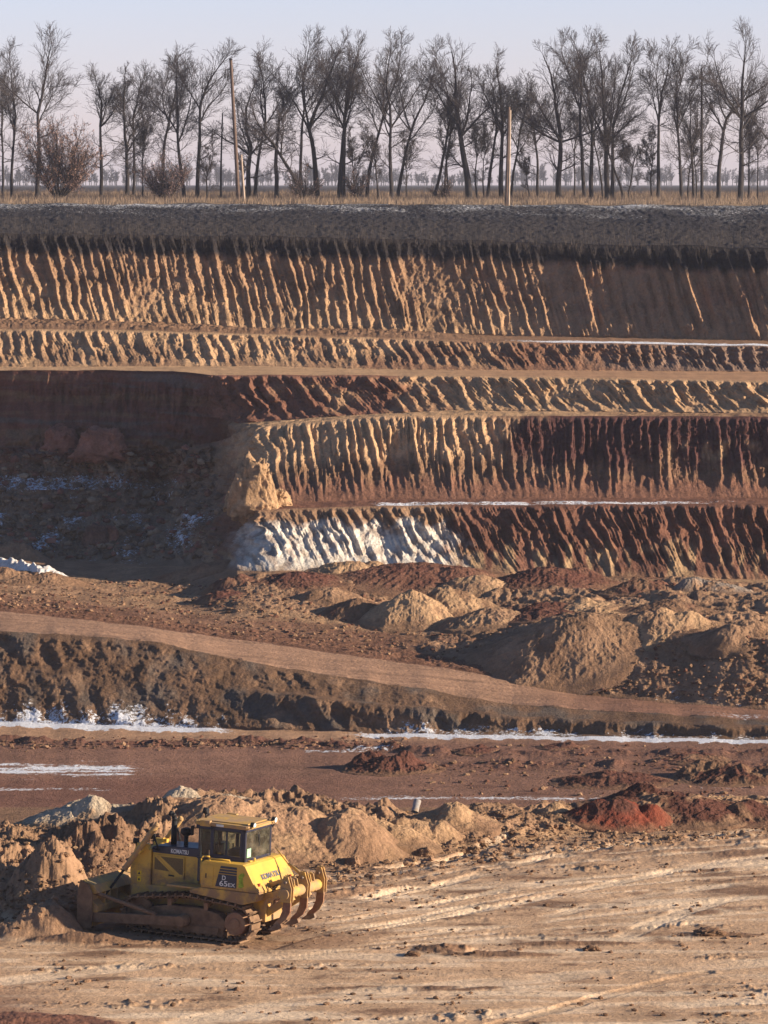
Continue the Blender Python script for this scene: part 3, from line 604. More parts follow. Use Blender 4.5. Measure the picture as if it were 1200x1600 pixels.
for i, (xp, yb, w, h, c, c2, lb) in enumerate([
 (35, 915, 150, 26, br_, sd_, 'brown cloddy heap just below the white snow bank'),
 (295, 912, 95, 24, sd_, br_, 'small sandy brown heap below the dark recess of the quarry wall'),
 (360, 922, 75, 20, rd_, br_, 'low brown heap below the corner where the dark recess meets the chalk'),
 (345, 938, 66, 17, rdd_, br_, 'dark little heap in front of the low brown heap below the recess'),
 (470, 918, 110, 26, rdd_, rd_, 'dark red heap at the foot of the white chalk face'),
 (550, 905, 105, 26, tn_, sd_, 'light sandy heap dumped against the middle of the chalk face'),
 (655, 922, 200, 27, rd_, rdd_, 'long dark red heap below the end of the chalk face'),
 (752, 928, 100, 25, tn_, sd_, 'rounded pale tan heap between two dark red heaps under the red face'),
 (860, 925, 170, 34, rdd_, rd_, 'large dark red heap with smooth back under the red clay face'),
 (1000, 932, 100, 32, rd_, br_, 'brown conical heap before the red face, next to the snowy heap'),
 (1115, 930, 110, 34, C_['grey'] * 1.2, sd_, 'greyish heap flecked with snow at the foot of the red face'),
 (520, 940, 90, 20, sd_, br_, 'low sandy heap below the dark red heap at the chalk foot'),
 (560, 968, 90, 20, br_, rd_, 'flat brown heap beside the track, short of the tan cones'),
 (645, 985, 130, 50, tn_, sd_, 'steep tan cone, the sharpest of the pair above the ramp road'),
 (700, 972, 120, 40, tn_, br_, 'broader tan cone close behind the sharpest cone'),
 (762, 983, 115, 27, sd_, tn_, 'low tan heap with a grey shaded flank beside the two cones'),
 (840, 968, 120, 26, rdd_, rd_, 'dark maroon heap behind the low tan heap'),
 (905, 955, 90, 22, tn_, sd_, 'pale heap behind the dark maroon heap'),
 (930, 992, 120, 32, tn_, sd_, 'light tan heap on top of the spoil bank behind the big cone'),
 (1050, 962, 120, 22, br_, rd_, 'low dark brown heap on the far side of the spoil bank'),
 (1035, 1000, 150, 38, tn_, sd_, 'broad light tan heap crowning the spoil bank'),
 (1165, 1000, 120, 28, sd_, br_, 'sandy brown heap at the outer end of the spoil bank'),
 (885, 1064, 215, 62, sd_, br_, 'largest tan cone, standing directly above the ramp road'),
 ]):
    mound(xp, yb, w, h, c, lb, col2=c2, seed=i, group=G1, snow=-.1 if 'snow' in lb and 'greyish' in lb else -.55, peak=1.1 if 'cone' in lb else .8, rough=1.1)
for i, (xp, yb, w, h, c, c2, lb) in enumerate([
 (612, 1213, 125, 32, rdd_ * .8, rdd_, 'small black-brown heap standing alone on the reddish lower floor'),
 (960, 1232, 150, 22, rdd_ * .8, rd_, 'long low dark heap on the lower floor before the red clay heap'),
 (1150, 1228, 150, 30, rdd_ * .8, br_, 'dark rough heap beside the snow patch at the edge of the lower floor'),
 (880, 1172, 60, 10, rdd_, rd_, 'tiny dark heap near the snow line below the embankment'),
 (1080, 1190, 90, 14, rdd_, br_, 'low brown heap on the lower floor beyond the dark rough heap'),
 (745, 1180, 60, 11, rdd_, rd_, 'tiny brown heap on the lower floor beyond the lone black-brown heap')]):
    mound(xp, yb, w, h, c, lb, col2=c2, seed=40 + i, group=G2, first='F', last='G', rough=1.6, snow=-.35, lump=.8)
for i, (xp, yb, w, h, c, c2, lb, sn) in enumerate([
 (95, 1296, 170, 50, (.50, .40, .29), tn_, 'smooth pale sand heap at the end of the ridge behind the bulldozer blade', -.6),
 (205, 1300, 130, 38, (.42, .38, .34), (.5, .42, .33), 'greyish white sand heap next to the smooth pale sand heap', -.25),
 (315, 1296, 170, 62, (.52, .42, .31), sd_, 'pointed whitish sand heap behind the bulldozer exhaust', -.45),
 (450, 1330, 250, 92, sd_ * 1.15, tn_, 'largest brown sandy heap rising behind the bulldozer cab', -.6),
 (590, 1306, 130, 44, tn_, tn_ * .8, 'yellowish sand heap beside the white pipe', -.6),
 (715, 1305, 100, 45, tn_, sd_, 'sandy heap with a raked sunlit flank, between pipe and small block heap', -.6),
 (800, 1306, 150, 46, sd_, tn_, 'cloddy brown sand heap between raked heap and red clay heap', -.5),
 (655, 1318, 90, 36, tn_, sd_, 'low sunlit sand heap just below the white pipe', -.6),
 (868, 1280, 46, 36, tn_ * 1.05, tn_, 'small upright sandy block heap on the ridge', -.6),
 (970, 1298, 120, 52, np.array((.20, .052, .03)), rdd_, 'deep brick red clay heap on the ridge', -.6),
 (1055, 1290, 190, 66, rdd_ * .8, sd_, 'dark maroon cloddy heap with tan top beside the brick red clay heap', -.12),
 (1165, 1292, 150, 48, rdd_, br_, 'dark brown cloddy heap dusted with snow at the ridge end', -.02)]):
    mound(xp, yb, w * (1.15 if i > 2 else 1), h * (.82 if i > 2 else .95), c, lb, col2=c2, seed=60 + i, group=G3, first='N1', last='N3', rough=1.0, snow=sn, squash=.8, peak=.85)

# fallen blocks, snow bank
def block(xp, yb, wpx, hpx, col, label, name, cat, group=None, seed=0, first='L4', last='Bc', depth=.8, snow=-.7, rough=.42, flat=1.0):
    x0, y0, z0 = ground_px(xp, yb, first, last); s_ = F / y0
    bm = bmesh.new(); bmesh.ops.create_icosphere(bm, subdivisions=5, radius=1)
    V = np.array([v.co[:] for v in bm.verts]); Q = np.array([[v.index for v in f.verts] for f in bm.faces]); bm.free()
    V = np.sign(V) * np.abs(V) ** .55
    n = fbm(V[:, 0] * 1.3 + seed * 5, V[:, 2] * 1.6 + V[:, 1], 5, 400 + seed, .6)
    n3 = fbm(V[:, 0] * 3.3 + seed * 5, V[:, 2] * 2.6 - V[:, 1], 4, 440 + seed, .6, True)
    n5 = fbm(V[:, 0] * 9 + V[:, 1] * 5, V[:, 2] * 9 - V[:, 1] * 6, 3, 480 + seed, .6, True)
    V = V * (1 + rough * 1.2 * n + rough * .5 * n3 + .10 * n5)[:, None]
    V[:, 0] *= 1 - .25 * np.clip(V[:, 2], -1, 1)
    V = V * np.array((wpx / 2 / s_, wpx / 2 / s_ * depth, hpx / 2 / s_)); V[:, 2] += hpx / 2 / s_ * .8
    c = ncol(np.array(col), V[:, 0] * 2, V[:, 2] * 2 + V[:, 1], 460 + seed, .3)
    o = mesh_np(name, V, Q, EARTH, attrs={'Col': np.clip(c, 0, .9), 'snow': np.full(len(V), snow)}, smooth=True)
    o.location = (x0, y0 + wpx / 2 / s_ * depth * .7, z0 - .1); return tag(o, label, cat, group)
GB = 'earth blocks fallen in the dark recess'
block(95, 706, 46, 44, (.30, .14, .10), 'narrow reddish block standing in the shaded recess', 'earth_block', 'earth block', GB, 1)
block(162, 712, 66, 46, (.34, .16, .11), 'wide flat topped red block standing in the shaded recess', 'earth_block', 'earth block', GB, 2)
block(152, 850, 34, 34, (.2, .12, .09), 'dark rounded block low on the snowy rubble slope', 'earth_block', 'earth block', GB, 3)
block(172, 845, 22, 26, (.32, .16, .11), 'small reddish block leaning on the dark rounded block', 'earth_block', 'earth block', GB, 4)
block(400, 800, 56, 86, C_['sand'], 'sunlit sandy pillar left standing at the corner of the recess', 'earth_pillar', 'earth pillar', None, 5, 'L6', 'L9', .9, rough=.42)
block(432, 792, 36, 30, C_['sand'] * .95, 'sunlit sandy lump at the foot of the sandy pillar', 'earth_block', 'earth block', None, 6, 'L6', 'L9', 1)
block(378, 792, 30, 34, C_['sand'] * .9, 'small sandy lump on the recess side of the sandy pillar', 'earth_block', 'earth block', None, 7, 'L6', 'L9', 1)
# bank of snow-covered clods at the left end of the wall foot
def long_bank(name, label, cat, pts, hpx, wid, col, snow, seed):
    P = [ground_px(x, y, 'L8', 'Bc') for x, y in pts]; n = 150; m = 26
    t = np.linspace(0, len(P) - 1, n); A = np.array(P); cx = np.interp(t, range(len(P)), A[:, 0]); cy = np.interp(t, range(len(P)), A[:, 1])
    u = np.linspace(-1, 1, m); s_ = F / cy.mean(); h = hpx / s_
    x = cx[:, None] + 0 * u; y = cy[:, None] + u * wid + wid * .6
    zb = np.array([ground_z(a_, b_) for a_, b_ in zip(cx, cy)])[:, None]
    prof = np.clip(1 - np.abs(u) ** 2.2, 0, 1)[None, :] * np.clip(np.minimum(t, len(P) - 1 - t) * 1.2 + .02, 0, 1)[:, None]
    lum = .5 + .9 * fbm(x * 1.3, y * 1.3, 4, seed + 7, .6, True)
    z = zb + h * prof * (.65 + .35 * lum + .35 * fbm(x, y, 4, seed)) - .15
    i = np.arange(n * m).reshape(n, m); Q = np.stack([i[:-1, :-1], i[1:, :-1], i[1:, 1:], i[:-1, 1:]], -1).reshape(-1, 4)
    V = np.stack([x, y, z], -1).reshape(-1, 3); o0 = V.mean(0) * np.array((1, 1, 0)) + np.array((0, 0, V[:, 2].min()))
    c = ncol(np.array(col), x, y, seed + 1, .1).reshape(-1, 3)
    o = mesh_np(name, V - o0, Q, EARTH, attrs={'Col': c, 'snow': np.full(len(V), snow)}, smooth=True); o.location = o0
    return tag(o, label, cat)
long_bank('snow_bank', 'bright white bank of snow and chalk lumps curving along the foot of the recess', 'snow bank', [(-60, 885), (20, 898), (60, 910), (128, 914)], 26, 1.3, (.70, .66, .62), .25, 501)
long_bank('earth_bank', 'sunlit brown bank of earth just above the white snow bank', 'earth bank', [(-60, 868), (30, 872), (85, 880)], 26, 1.5, sd_, -.6, 503)

# pieces of clay lying about: far too many to count
def clods(name, label, n, region, size, cols, seed, first='L9'):
    rg = np.random.default_rng(seed)
    bm = bmesh.new(); bmesh.ops.create_icosphere(bm, subdivisions=1, radius=1)
    B = np.array([v.co[:] for v in bm.verts]); Fq = np.array([[v.index for v in f.verts] for f in bm.faces]); bm.free()
    px_, py_ = region(rg, n); pts = []
    r0_, r1_ = row0[SK(first)], row0[SK('N5')]
    Yp = {}
    for a_, b_ in zip(px_, py_):
        c = int(np.argmin(np.abs(XP - a_)))
        if c not in Yp: Yp[c] = px_of(X[r0_:r1_, c], Y[r0_:r1_, c], Z[r0_:r1_, c])[1]
        i = len(Yp[c]) - 1 - int(np.argmin(np.abs(Yp[c] - b_)[::-1])); pts.append((X[r0_ + i, c] + rg.uniform(-.02, .02), Y[r0_ + i, c], Z[r0_ + i, c]))
    pts = np.array(pts); sz = size[0] * (size[1] / size[0]) ** (rg.random(n) ** 3.0)
    V = B[None] * (1 + rg.uniform(-.3, .3, (n, len(B), 1))) * sz[:, None, None] * np.stack([rg.uniform(.8, 1.4, n), rg.uniform(.8, 1.3, n), rg.uniform(.5, .85, n)], -1)[:, None]
    an = rg.uniform(0, 6.28, n); c_, s_ = np.cos(an)[:, None], np.sin(an)[:, None]
    V = np.stack([V[..., 0] * c_ - V[..., 1] * s_, V[..., 0] * s_ + V[..., 1] * c_, V[..., 2]], -1) + pts[:, None]
    V[..., 2] += (sz * .25)[:, None]
    Q = (Fq[None] + (np.arange(n) * len(B))[:, None, None]).reshape(-1, 3)
    c = np.array(cols)[rg.integers(0, len(cols), n)] * rg.uniform(.75, 1.2, (n, 1))
    o = mesh_np(name, V.reshape(-1, 3), Q, EARTH, attrs={'Col': np.repeat(c, len(B), 0), 'snow': np.full(n * len(B), -1.)})
    return tag(o, label, 'clods', kind='stuff')
def reg_ridge(rg, n):
    x = rg.uniform(-60, 1260, n); top = np.interp(x, [0, 300, 500, 900, 1200], [1290, 1262, 1262, 1262, 1250]); bot = np.interp(x, [0, 200, 500, 900, 1200], [1450, 1400, 1385, 1330, 1305])
    return x, top + (bot - top) * rg.random(n) ** .8
def reg_low(rg, n):
    y = 1340 + 280 * rg.random(n) ** 1.2; x = rg.uniform(-60, 1260, n)
    k = fbm(x / 150, y / 25, 3, 520) + .25 * (x < 700) * (y < 1480) > .12
    m = np.where(k)[0]; j = rg.choice(m, n); return x[j], y[j]
def reg_floor(rg, n):
    x = rg.uniform(-60, 1260, n); ru = np.interp(x, [0, 200, 400, 600, 750, 900, 1200], [955, 976, 1003, 1031, 1053, 1085, 1110])
    return x, np.where(rg.random(n) < .75, 905 + (ru - 912) * rg.random(n) ** .8, np.where(x < 640, 1163 + 5 * rg.normal(0, 1, n), 1165 + 80 * rg.random(n)))
clods('loose_clods', 'loose brown clods strewn over the ridge behind the bulldozer', 9000, reg_ridge, (.018, .12), [br_, sd_, tn_ * .8, sd_], 11)
clods('loose_crumbs', 'small crumbs of clay scattered in drifts over the pale sandy ground', 4200, reg_low, (.012, .085), [br_, sd_, br_ * .8], 12)
clods('floor_clods', 'dark clods scattered over the pit floors and the spoil bank', 8000, reg_floor, (.025, .15), [br_, rd_, sd_], 13)
clods('recess_rubble', 'broken earth rubble lying on the shaded slump inside the recess', 2600, lambda rg, n: (rg.uniform(-60, 345, n), 700 + 175 * rg.random(n) ** .8), (.04, .34), [(.26, .17, .11), (.30, .14, .10), (.20, .14, .10), (.34, .24, .16)], 14, 'L6')
# individual clods and the weed tuft on the near ground
def near_clod(xp, yp, wpx, hpx, label, seed, col=br_):
    return block(xp, yp, wpx, hpx, col, label, 'clay_clod', 'clod', 'single clods on the sandy ground', seed, 'N3', 'N5', 1.0, rough=.45)
near_clod(645, 1494, 22, 12, 'larger dark clod lying alone below the curved crawler track', 21)
near_clod(925, 1486, 26, 12, 'flat dark clod in the middle of a thin line of crumbs on the sand', 22)
near_clod(1110, 1460, 44, 12, 'long dark clod near the straight wheel track by the frame edge', 23)
near_clod(550, 1334, 20, 18, 'round brown clod sitting at the foot of the ridge behind the ripper', 24, sd_)
near_clod(665, 1338, 20, 18, 'round brown clod at the start of the curved crawler track', 25, sd_)
near_clod(740, 1318, 18, 16, 'brown clod resting beside the bend of the crawler track', 26, sd_)
# white pipe stuck in the ridge
x0, y0, z0 = ground_px(648, 1276, 'N1', 'N3')
bm = bmesh.new(); L_ = .40
for r_, flip in ((.11, 0), (.085, 1)):
    rings = []
    for z_ in (0, .05, .2, .36, L_):
        rr = r_ + (.012 if (z_ in (.36, L_, 0)) and not flip else 0)
        rings.append([bm.verts.new((rr * math.cos(k * math.pi / 10), rr * math.sin(k * math.pi / 10), z_)) for k in range(20)])
    for a_, b_ in zip(rings, rings[1:]):
        for k in range(20): bm.faces.new([a_[k], a_[(k + 1) % 20], b_[(k + 1) % 20], b_[k]][::-1 if flip else 1])
    if not flip: top0, bot0 = rings[-1], rings[0]
    else:
        for k in range(20):
            bm.faces.new([top0[k], top0[(k + 1) % 20], rings[-1][(k + 1) % 20], rings[-1][k]]); bm.faces.new([bot0[k], rings[0][k], rings[0][(k + 1) % 20], bot0[(k + 1) % 20]])
me = bpy.data.meshes.new('drain_pipe'); bm.to_mesh(me); bm.free(); me.materials.append(flat_mat('pipe', (.30, .29, .29), .7, .2, 8, dirt=(.3, .2, .12), dirt_amt=.45))
po = bpy.data.objects.new('drain_pipe', me); COL.objects.link(po); po.location = (x0, y0 + .1, z0 + .12); po.rotation_euler = (math.radians(-28), math.radians(14), 0)
tag(po, 'short pale grey pipe sticking up out of the sandy ridge', 'pipe')
# ------------------------------------------------------------------ bare trees
BARK = flat_mat('bark', (.032, .027, .028), .9, .35, 1.5, bump=.5)
TWIG = flat_mat('twig', (.06, .05, .052), .9, .3, 1.0)
def tubes(name, segs, nside, mat, parent=None):
    A = np.array(segs, np.float64); p0, p1, r0_, r1_ = A[:, :3], A[:, 3:6], A[:, 6], A[:, 7]
    d = p1 - p0; L_ = np.linalg.norm(d, axis=1, keepdims=True) + 1e-9; d = d / L_
    up = np.where(np.abs(d[:, 2:3]) > .9, np.array([[1., 0, 0]]), np.array([[0, 0, 1.]]))
    u = np.cross(d, up); u /= np.linalg.norm(u, axis=1, keepdims=True); w = np.cross(d, u)
    p1 = p1 + d * (r1_[:, None] * .35)
    an = np.arange(nside) * 2 * math.pi / nside; cs, sn = np.cos(an)[None, :, None], np.sin(an)[None, :, None]
    ring = u[:, None] * cs + w[:, None] * sn
    V = np.concatenate([p0[:, None] + ring * r0_[:, None, None], p1[:, None] + ring * r1_[:, None, None]], 1).reshape(-1, 3)
    b = (np.arange(len(A)) * 2 * nside)[:, None]; k = np.arange(nside)[None]; k2 = (k + 1) % nside
    Q = np.stack([b + k2, b + k, b + nside + k, b + nside + k2], -1).reshape(-1, 4)
    return mesh_np(name, V, Q, mat, parent, smooth=True)
def grow(rg, p, d, L_, r, lev, out, P):
    n = (7, 8, 5, 3, 2)[lev]; step = L_ / n; wob = P['wob'] * (.045, .10, .13, .15, .16)[lev]; upw = (P.get('up0', .03), P['up'] * .9, P['up'] * 1.1, .05, .03)[lev]; rmin = (.03, .025, .018, .0125, .0105)[lev] if P['rmin'] < .05 else P['rmin']
    x, y, z = p; dx, dy, dz = d; kids = []
    for i in range(n):
        dx += rg.gauss(0, wob); dy += rg.gauss(0, wob); dz += rg.gauss(0, wob * .6) + upw
        q = math.sqrt(dx * dx + dy * dy + dz * dz); dx /= q; dy /= q; dz /= q
        nx, ny, nz = x + dx * step, y + dy * step, z + dz * step
        ta = (.45, .8, .8, .7, .6)[lev]; ra = r * (1 - ta * i / n); rb = r * (1 - ta * (i + 1) / n)
        out[0 if lev <= P.get('tl', 0) else 1].append((x, y, z, nx, ny, nz, max(ra, rmin), max(rb, rmin)))
        x, y, z = nx, ny, nz
        kids.append((x, y, z, dx, dy, dz, rb, (i + 1) / n))
    if lev == 4: return (x, y, z), (dx, dy, dz), kids
    return (x, y, z), (dx, dy, dz), kids
def kid_dir(rg, d, ang):
    a_ = Vector(d); o_ = a_.orthogonal().normalized(); o_.rotate(Matrix.Rotation(rg.uniform(0, 6.283), 3, a_)); return tuple((a_ * math.cos(ang) + o_ * math.sin(ang)))
def subgrow(rg, node, L_, r, lev, ang, out, P, dens):
    e_, d_, kids = grow(rg, node[:3], kid_dir(rg, node[3:6], ang), L_, r, lev, out, P)
    if lev >= 4: return
    for kd in kids[(1 if lev < 2 else 0):]:
        for _ in range(dens[lev]):
            if rg.random() < P.get('pk', .82):
                t = kd[7]; subgrow(rg, kd, L_ * rg.uniform(.42, .72) * (1.15 - .45 * t), kd[6] * rg.uniform(.4, .6), lev + 1, math.radians(rg.uniform(18, 48)), out, P, dens)
def tree(xp, d, ytop, lab, seed, r=.17, lean=0., fork=.42, lead=3, spread=24, up=.05, wob=1., dens=(0, 1, 2, 2), low=3, name='bare_tree', twin=None, curve=0., crown=1.0, group='bare trees along the field verge', cat='tree', snag=False):
    ytop -= 5; r *= 1.28; spread *= 1.3; fork = min(.75, fork * 1.13)
    rg = random.Random(seed)
    x0 = float(place(xp, 300, d)[0]); z0 = ground_z(x0, d) - .05
    ht = (T(ytop) * -d + CAMZ) - z0; H = ht
    out = [[], []]; P = dict(wob=wob, up=up, rmin=.017, up0=.04)
    leanx = lean / F * d
    dirv = Vector((leanx / H - curve * .12, rg.uniform(-.05, .05), 1)).normalized()
    if snag:
        P['wob'] = .2; e_, dd, kids = grow(rg, (0, 0, 0), dirv, H * .97, r, 0, out, P)
        for kd in kids[2:]:
            for _ in range(2): subgrow(rg, kd, H * .07, r * .3, 3, math.radians(60), out, P, dens)
    else:
        e_, dd, kids = grow(rg, (0, 0, 0), dirv, H * fork, r, 0, out, P)
        for kd in kids[2:]:
            for _ in range(low if rg.random() < .6 else 1):
                if rg.random() < .55: subgrow(rg, kd, H * rg.uniform(.10, .24) * crown, kd[6] * .36, 2, math.radians(rg.uniform(50, 85)), out, P, dens)
        a0 = rg.uniform(0, 6.28)
        top = (*e_, *dd, r * .6, 1.)
        P['tl'] = 1
        for k in range(lead):
            an = a0 + k * 6.283 / lead + rg.uniform(-.4, .4); tl = math.radians(spread * rg.uniform(.6, 1.35) * crown) if k or lead == 1 else math.radians(spread * .35)
            dv = Vector(dirv) + Vector((math.cos(an) * math.tan(tl) * 1.25, math.sin(an) * math.tan(tl) * .7, 0)) + Vector((leanx / H * .3 + curve * .10, 0, 0)); dv.normalize()
            st_ = kids[-1] if k == 0 else kids[rg.choice((-1, -2))]
            LL = H * (1 - fork) * rg.uniform(.9, 1.02) if k == 0 else H * (1 - fork) * rg.uniform(.58, .92)
            rr = r * (.66 if k == 0 else rg.uniform(.34, .50))
            P['tl'] = 1; e2, d2, kk = grow(rg, st_[:3], tuple(dv), LL, rr, 1, out, P); P['tl'] = 0
            for kd in kk:
                for _ in range(2):
                    if rg.random() < (.9 if lead < 4 else .6): subgrow(rg, kd, H * rg.uniform(.11, .20) * (1.2 - .6 * kd[7]) * crown, kd[6] * rg.uniform(.4, .6), 2, math.radians(rg.uniform(20, 46)), out, P, dens)
            subgrow(rg, kk[-1], H * .09, .03, 2, .2, out, P, dens)
    # scale so that the top really is at ytop
    A = [np.array(o_) for o_ in out if o_]; zt = max(a_[:, [2, 5]].max() for a_ in A); k = H / zt
    for a_ in A: a_[:, :6] *= k
    root = bpy.data.objects.new(name, None); COL.objects.link(root); root.location = (x0, d, z0); root.empty_display_size = .5
    tubes('trunk', A[0], 8, BARK, root)
    if len(A) > 1: tubes('crown', A[1], 3, TWIG, root)
    return tag(root, lab, cat, group)
TREES = [  # x, distance, top y, label, kwargs
 (19, 500, 58, 'slim bare tree with crooked trunk next to the tall broad tree over the russet bush', dict(lean=-10, r=.14, spread=14)),
 (4, 515, 95, 'thin pale bare tree at the very end of the row, beside the slim crooked one', dict(lean=-6, r=.12)),
 (58, 480, 36, 'tall broad bare tree forking above the large russet bush', dict(lean=14, r=.19, fork=.46, lead=3, spread=26, low=2, crown=1.15)),
 (158, 505, 98, 'crooked dark bare tree leaning over beside the russet bush', dict(lean=16, r=.17, wob=1.4, fork=.5)),
 (198, 500, 100, 'thick gnarled bare tree with drooping low limbs', dict(lean=-3, r=.20, wob=1.6, fork=.36, spread=34, low=4)),
 (208, 503, 96, 'straight slim bare tree right against the thick gnarled one', dict(lean=8, r=.13, fork=.55)),
 (222, 495, 165, 'short leaning sapling between gnarled tree and pinkish bush', dict(r=.07, lean=12, crown=.7)),
 (254, 505, 84, 'bare tree with twisted V fork rising from the small pinkish bush', dict(lean=4, r=.16, wob=1.3, fork=.5, lead=3)),
 (288, 490, 68, 'dark bare tree with trunk bowed outward beside the small pinkish bush', dict(lean=8, r=.17, curve=1.2, fork=.4)),
 (308, 495, 62, 'straight dark tree with high leaders, next to the bowed trunk', dict(lean=14, r=.18, fork=.52, spread=20)),
 (323, 480, 205, 'small forked sapling with two thin stems near the tall wooden pole', dict(r=.07, fork=.3, crown=.8)),
 (345, 492, 172, 'thin straight stem with stubby twigs just before the tall wooden pole', dict(r=.09, snag=True)),
 (389, 485, 120, 'thick bare tree whose limb crosses in front of the tall wooden pole', dict(r=.22, lean=-14, fork=.40, lead=4, spread=36, wob=1.3)),
 (397, 490, 60, 'tall bare tree leaning away from the wooden pole, behind the crossing limb', dict(r=.15, lean=34, fork=.45, spread=20)),
 (376, 482, 235, 'thin leaning sapling at the foot of the tall wooden pole', dict(r=.06, lean=8, crown=.6)),
 (432, 485, 108, 'contorted bare tree with candelabra top and short bent limbs', dict(r=.18, lean=14, wob=1.9, fork=.56, lead=2, spread=32, crown=.75)),
 (482, 480, 150, 'leaning tree whose trunk slants across the contorted candelabra tree', dict(r=.18, lean=-95, fork=.5, spread=20, up=.03)),
 (470, 505, 40, 'tall fine-twigged bare tree behind the slanting trunk', dict(r=.15, fork=.5, spread=20, crown=1.1)),
 (495, 490, 44, 'thick barrel trunk tree with bent stem beside the slanting tree', dict(r=.24, lean=-4, fork=.38, wob=1.2, lead=4)),
 (531, 485, 50, 'stout bare tree with dense upright brush of branches', dict(r=.24, fork=.48, lead=5, spread=20, dens=(0, 1, 2, 2))),
 (538, 490, 70, 'second straight stem standing hard against the stout brush-topped tree', dict(r=.14, fork=.5, spread=14)),
 (573, 490, 46, 'bare tree with long forked leaders after the stout brush-topped tree', dict(r=.16, lean=12, fork=.42, spread=22)),
 (592, 480, 190, 'young tree with slanting stem just before the twin-stemmed tree', dict(r=.09, lean=-16, crown=.8)),
 (556, 500, 200, 'thin grey sapling in the gap after the stout brush-topped tree', dict(r=.07, crown=.7)),
 (612, 480, 46, 'outer stem of the twin-stemmed tree at the middle of the row', dict(r=.17, lean=10, fork=.4, lead=4, spread=24)),
 (621, 483, 55, 'inner straighter stem of the twin-stemmed tree, fan of fine branches', dict(r=.15, lean=22, fork=.4, lead=4, spread=28)),
 (635, 500, 205, 'low scrubby sapling beyond the twin-stemmed tree', dict(r=.06, crown=.8)),
 (676, 485, 150, 'bare trunk curving strongly over beside the open gap', dict(r=.14, lean=42, fork=.72, curve=-.6, lead=3, crown=.7, up=.09)),
 (696, 500, 66, 'slender bare tree behind the strongly curved trunk', dict(r=.11, fork=.45, spread=18)),
 (702, 490, 170, 'thin whip-like stem near the strongly curved trunk', dict(r=.07, lean=-8, crown=.6)),
 (733, 480, 56, 'thickest straight trunk with round dense crown before the leaning post', dict(r=.29, fork=.44, lead=5, spread=26, dens=(0, 1, 2, 2))),
 (745, 490, 165, 'crooked young tree just after the thickest straight trunk', dict(r=.08, lean=10, crown=.7)),
 (756, 495, 180, 'thin upright sapling second after the thickest trunk', dict(r=.06, crown=.6)),
 (761, 486, 100, 'slanting tree between the thickest trunk and the pale post', dict(r=.14, lean=26, fork=.5, spread=20)),
 (783, 484, 70, 'dark upright tree standing directly behind the pale post', dict(r=.20, fork=.45, lean=-4, lead=4, wob=1.2)),
 (798, 492, 130, 'slim tree peeking out on the far side of the pale post', dict(r=.12, lean=10)),
 (829, 480, 225, 'thin sapling leaning back toward the pale post', dict(r=.06, lean=-18, crown=.6)),
 (840, 500, 110, 'grey bushy-crowned tree between pale post and wide limbed tree', dict(r=.13, spread=30)),
 (873, 480, 66, 'thick wide limbed tree with pale scar where a limb tore off', dict(r=.25, fork=.40, lead=5, spread=36, lean=-6, crown=1.2)),
 (914, 482, 40, 'straight trunk leaning over toward the wide limbed tree', dict(r=.16, lean=-36, fork=.5, lead=3, spread=18)),
 (898, 500, 140, 'thin tree seen between the wide limbed tree and the leaning straight trunk', dict(r=.08, crown=.8)),
 (924, 488, 46, 'upright tree right after the leaning straight trunk', dict(r=.19, fork=.42, lead=4, spread=20)),
 (942, 500, 120, 'slim stem squeezed before the thick double tree', dict(r=.09, crown=.7)),
 (949, 480, 52, 'thick main stem of the double tree with long outreaching limbs', dict(r=.24, lean=12, fork=.38, lead=5, spread=28)),
 (956, 484, 50, 'second stem of the double tree, tucked behind the thick main stem', dict(r=.18, lean=22, fork=.42, spread=24)),
 (974, 480, 195, 'short gnarled tree bent double beneath the limbs of the double tree', dict(r=.11, wob=2.2, fork=.6, crown=1.1, spread=40)),
 (981, 488, 210, 'thin crooked companion of the short gnarled tree', dict(r=.07, lean=10, wob=1.8)),
 (1019, 492, 195, 'slim stem just before the solitary slender tree', dict(r=.07, lean=-12, crown=.7)),
 (1028, 484, 56, 'solitary slender tree with one long low limb', dict(r=.16, fork=.5, lean=-8, lead=3, spread=18, wob=1.2)),
 (1065, 484, 58, 'feathery upright tree, first of the close group near the broken snag', dict(r=.14, fork=.4, spread=17, lead=4)),
 (1075, 492, 150, 'thin stem just after the feathery upright tree', dict(r=.07, crown=.7)),
 (1084, 486, 120, 'curving slim tree between feathery tree and broken snag', dict(r=.12, lean=-14, crown=.8)),
 (1088, 496, 200, 'thin dark stem touching the base of the curving slim tree', dict(r=.07, lean=4, crown=.6)),
 (1097, 484, 98, 'dead straight snag with broken top and almost no branches', dict(r=.13, snag=True, lean=-2)),
 (1122, 482, 96, 'bent tree with swollen base and kinked stem after the broken snag', dict(r=.19, lean=-10, wob=1.8, fork=.5, curve=-.8, spread=30)),
 (1157, 478, 30, 'biggest tall tree with broad fan crown near the end of the row', dict(r=.24, fork=.46, lead=5, spread=30, lean=8, low=4, crown=1.2)),
 (1169, 490, 150, 'slim stem close beside the biggest fan crowned tree', dict(r=.09, crown=.8)),
 (1184, 492, 160, 'thin spindly tree just past the biggest fan crowned tree', dict(r=.07, crown=.8)),
 (1202, 486, 90, 'partly cropped tree at the far end of the row past the spindly one', dict(r=.14, lean=6)),
 (-30, 490, 60, None, {}), (1240, 490, 50, None, {}), (1290, 490, 60, None, {}), (-75, 490, 60, None, {}),
]
for i, (xp, d, yt, lb, kw) in enumerate(TREES):
    if lb is None:
        continue
    tree(xp, d * 1.0, yt, lb, 1000 + i, **kw)

# a few more rows of the verge outside the picture
for i, xp in enumerate((-140, -95, -40, 1245, 1290, 1345)):
    tree(xp, 488, 60 + 9 * i, 'bare tree at the outer end of the verge row, past all the others', 1200 + i, lead=2, group='outermost trees of the verge row')

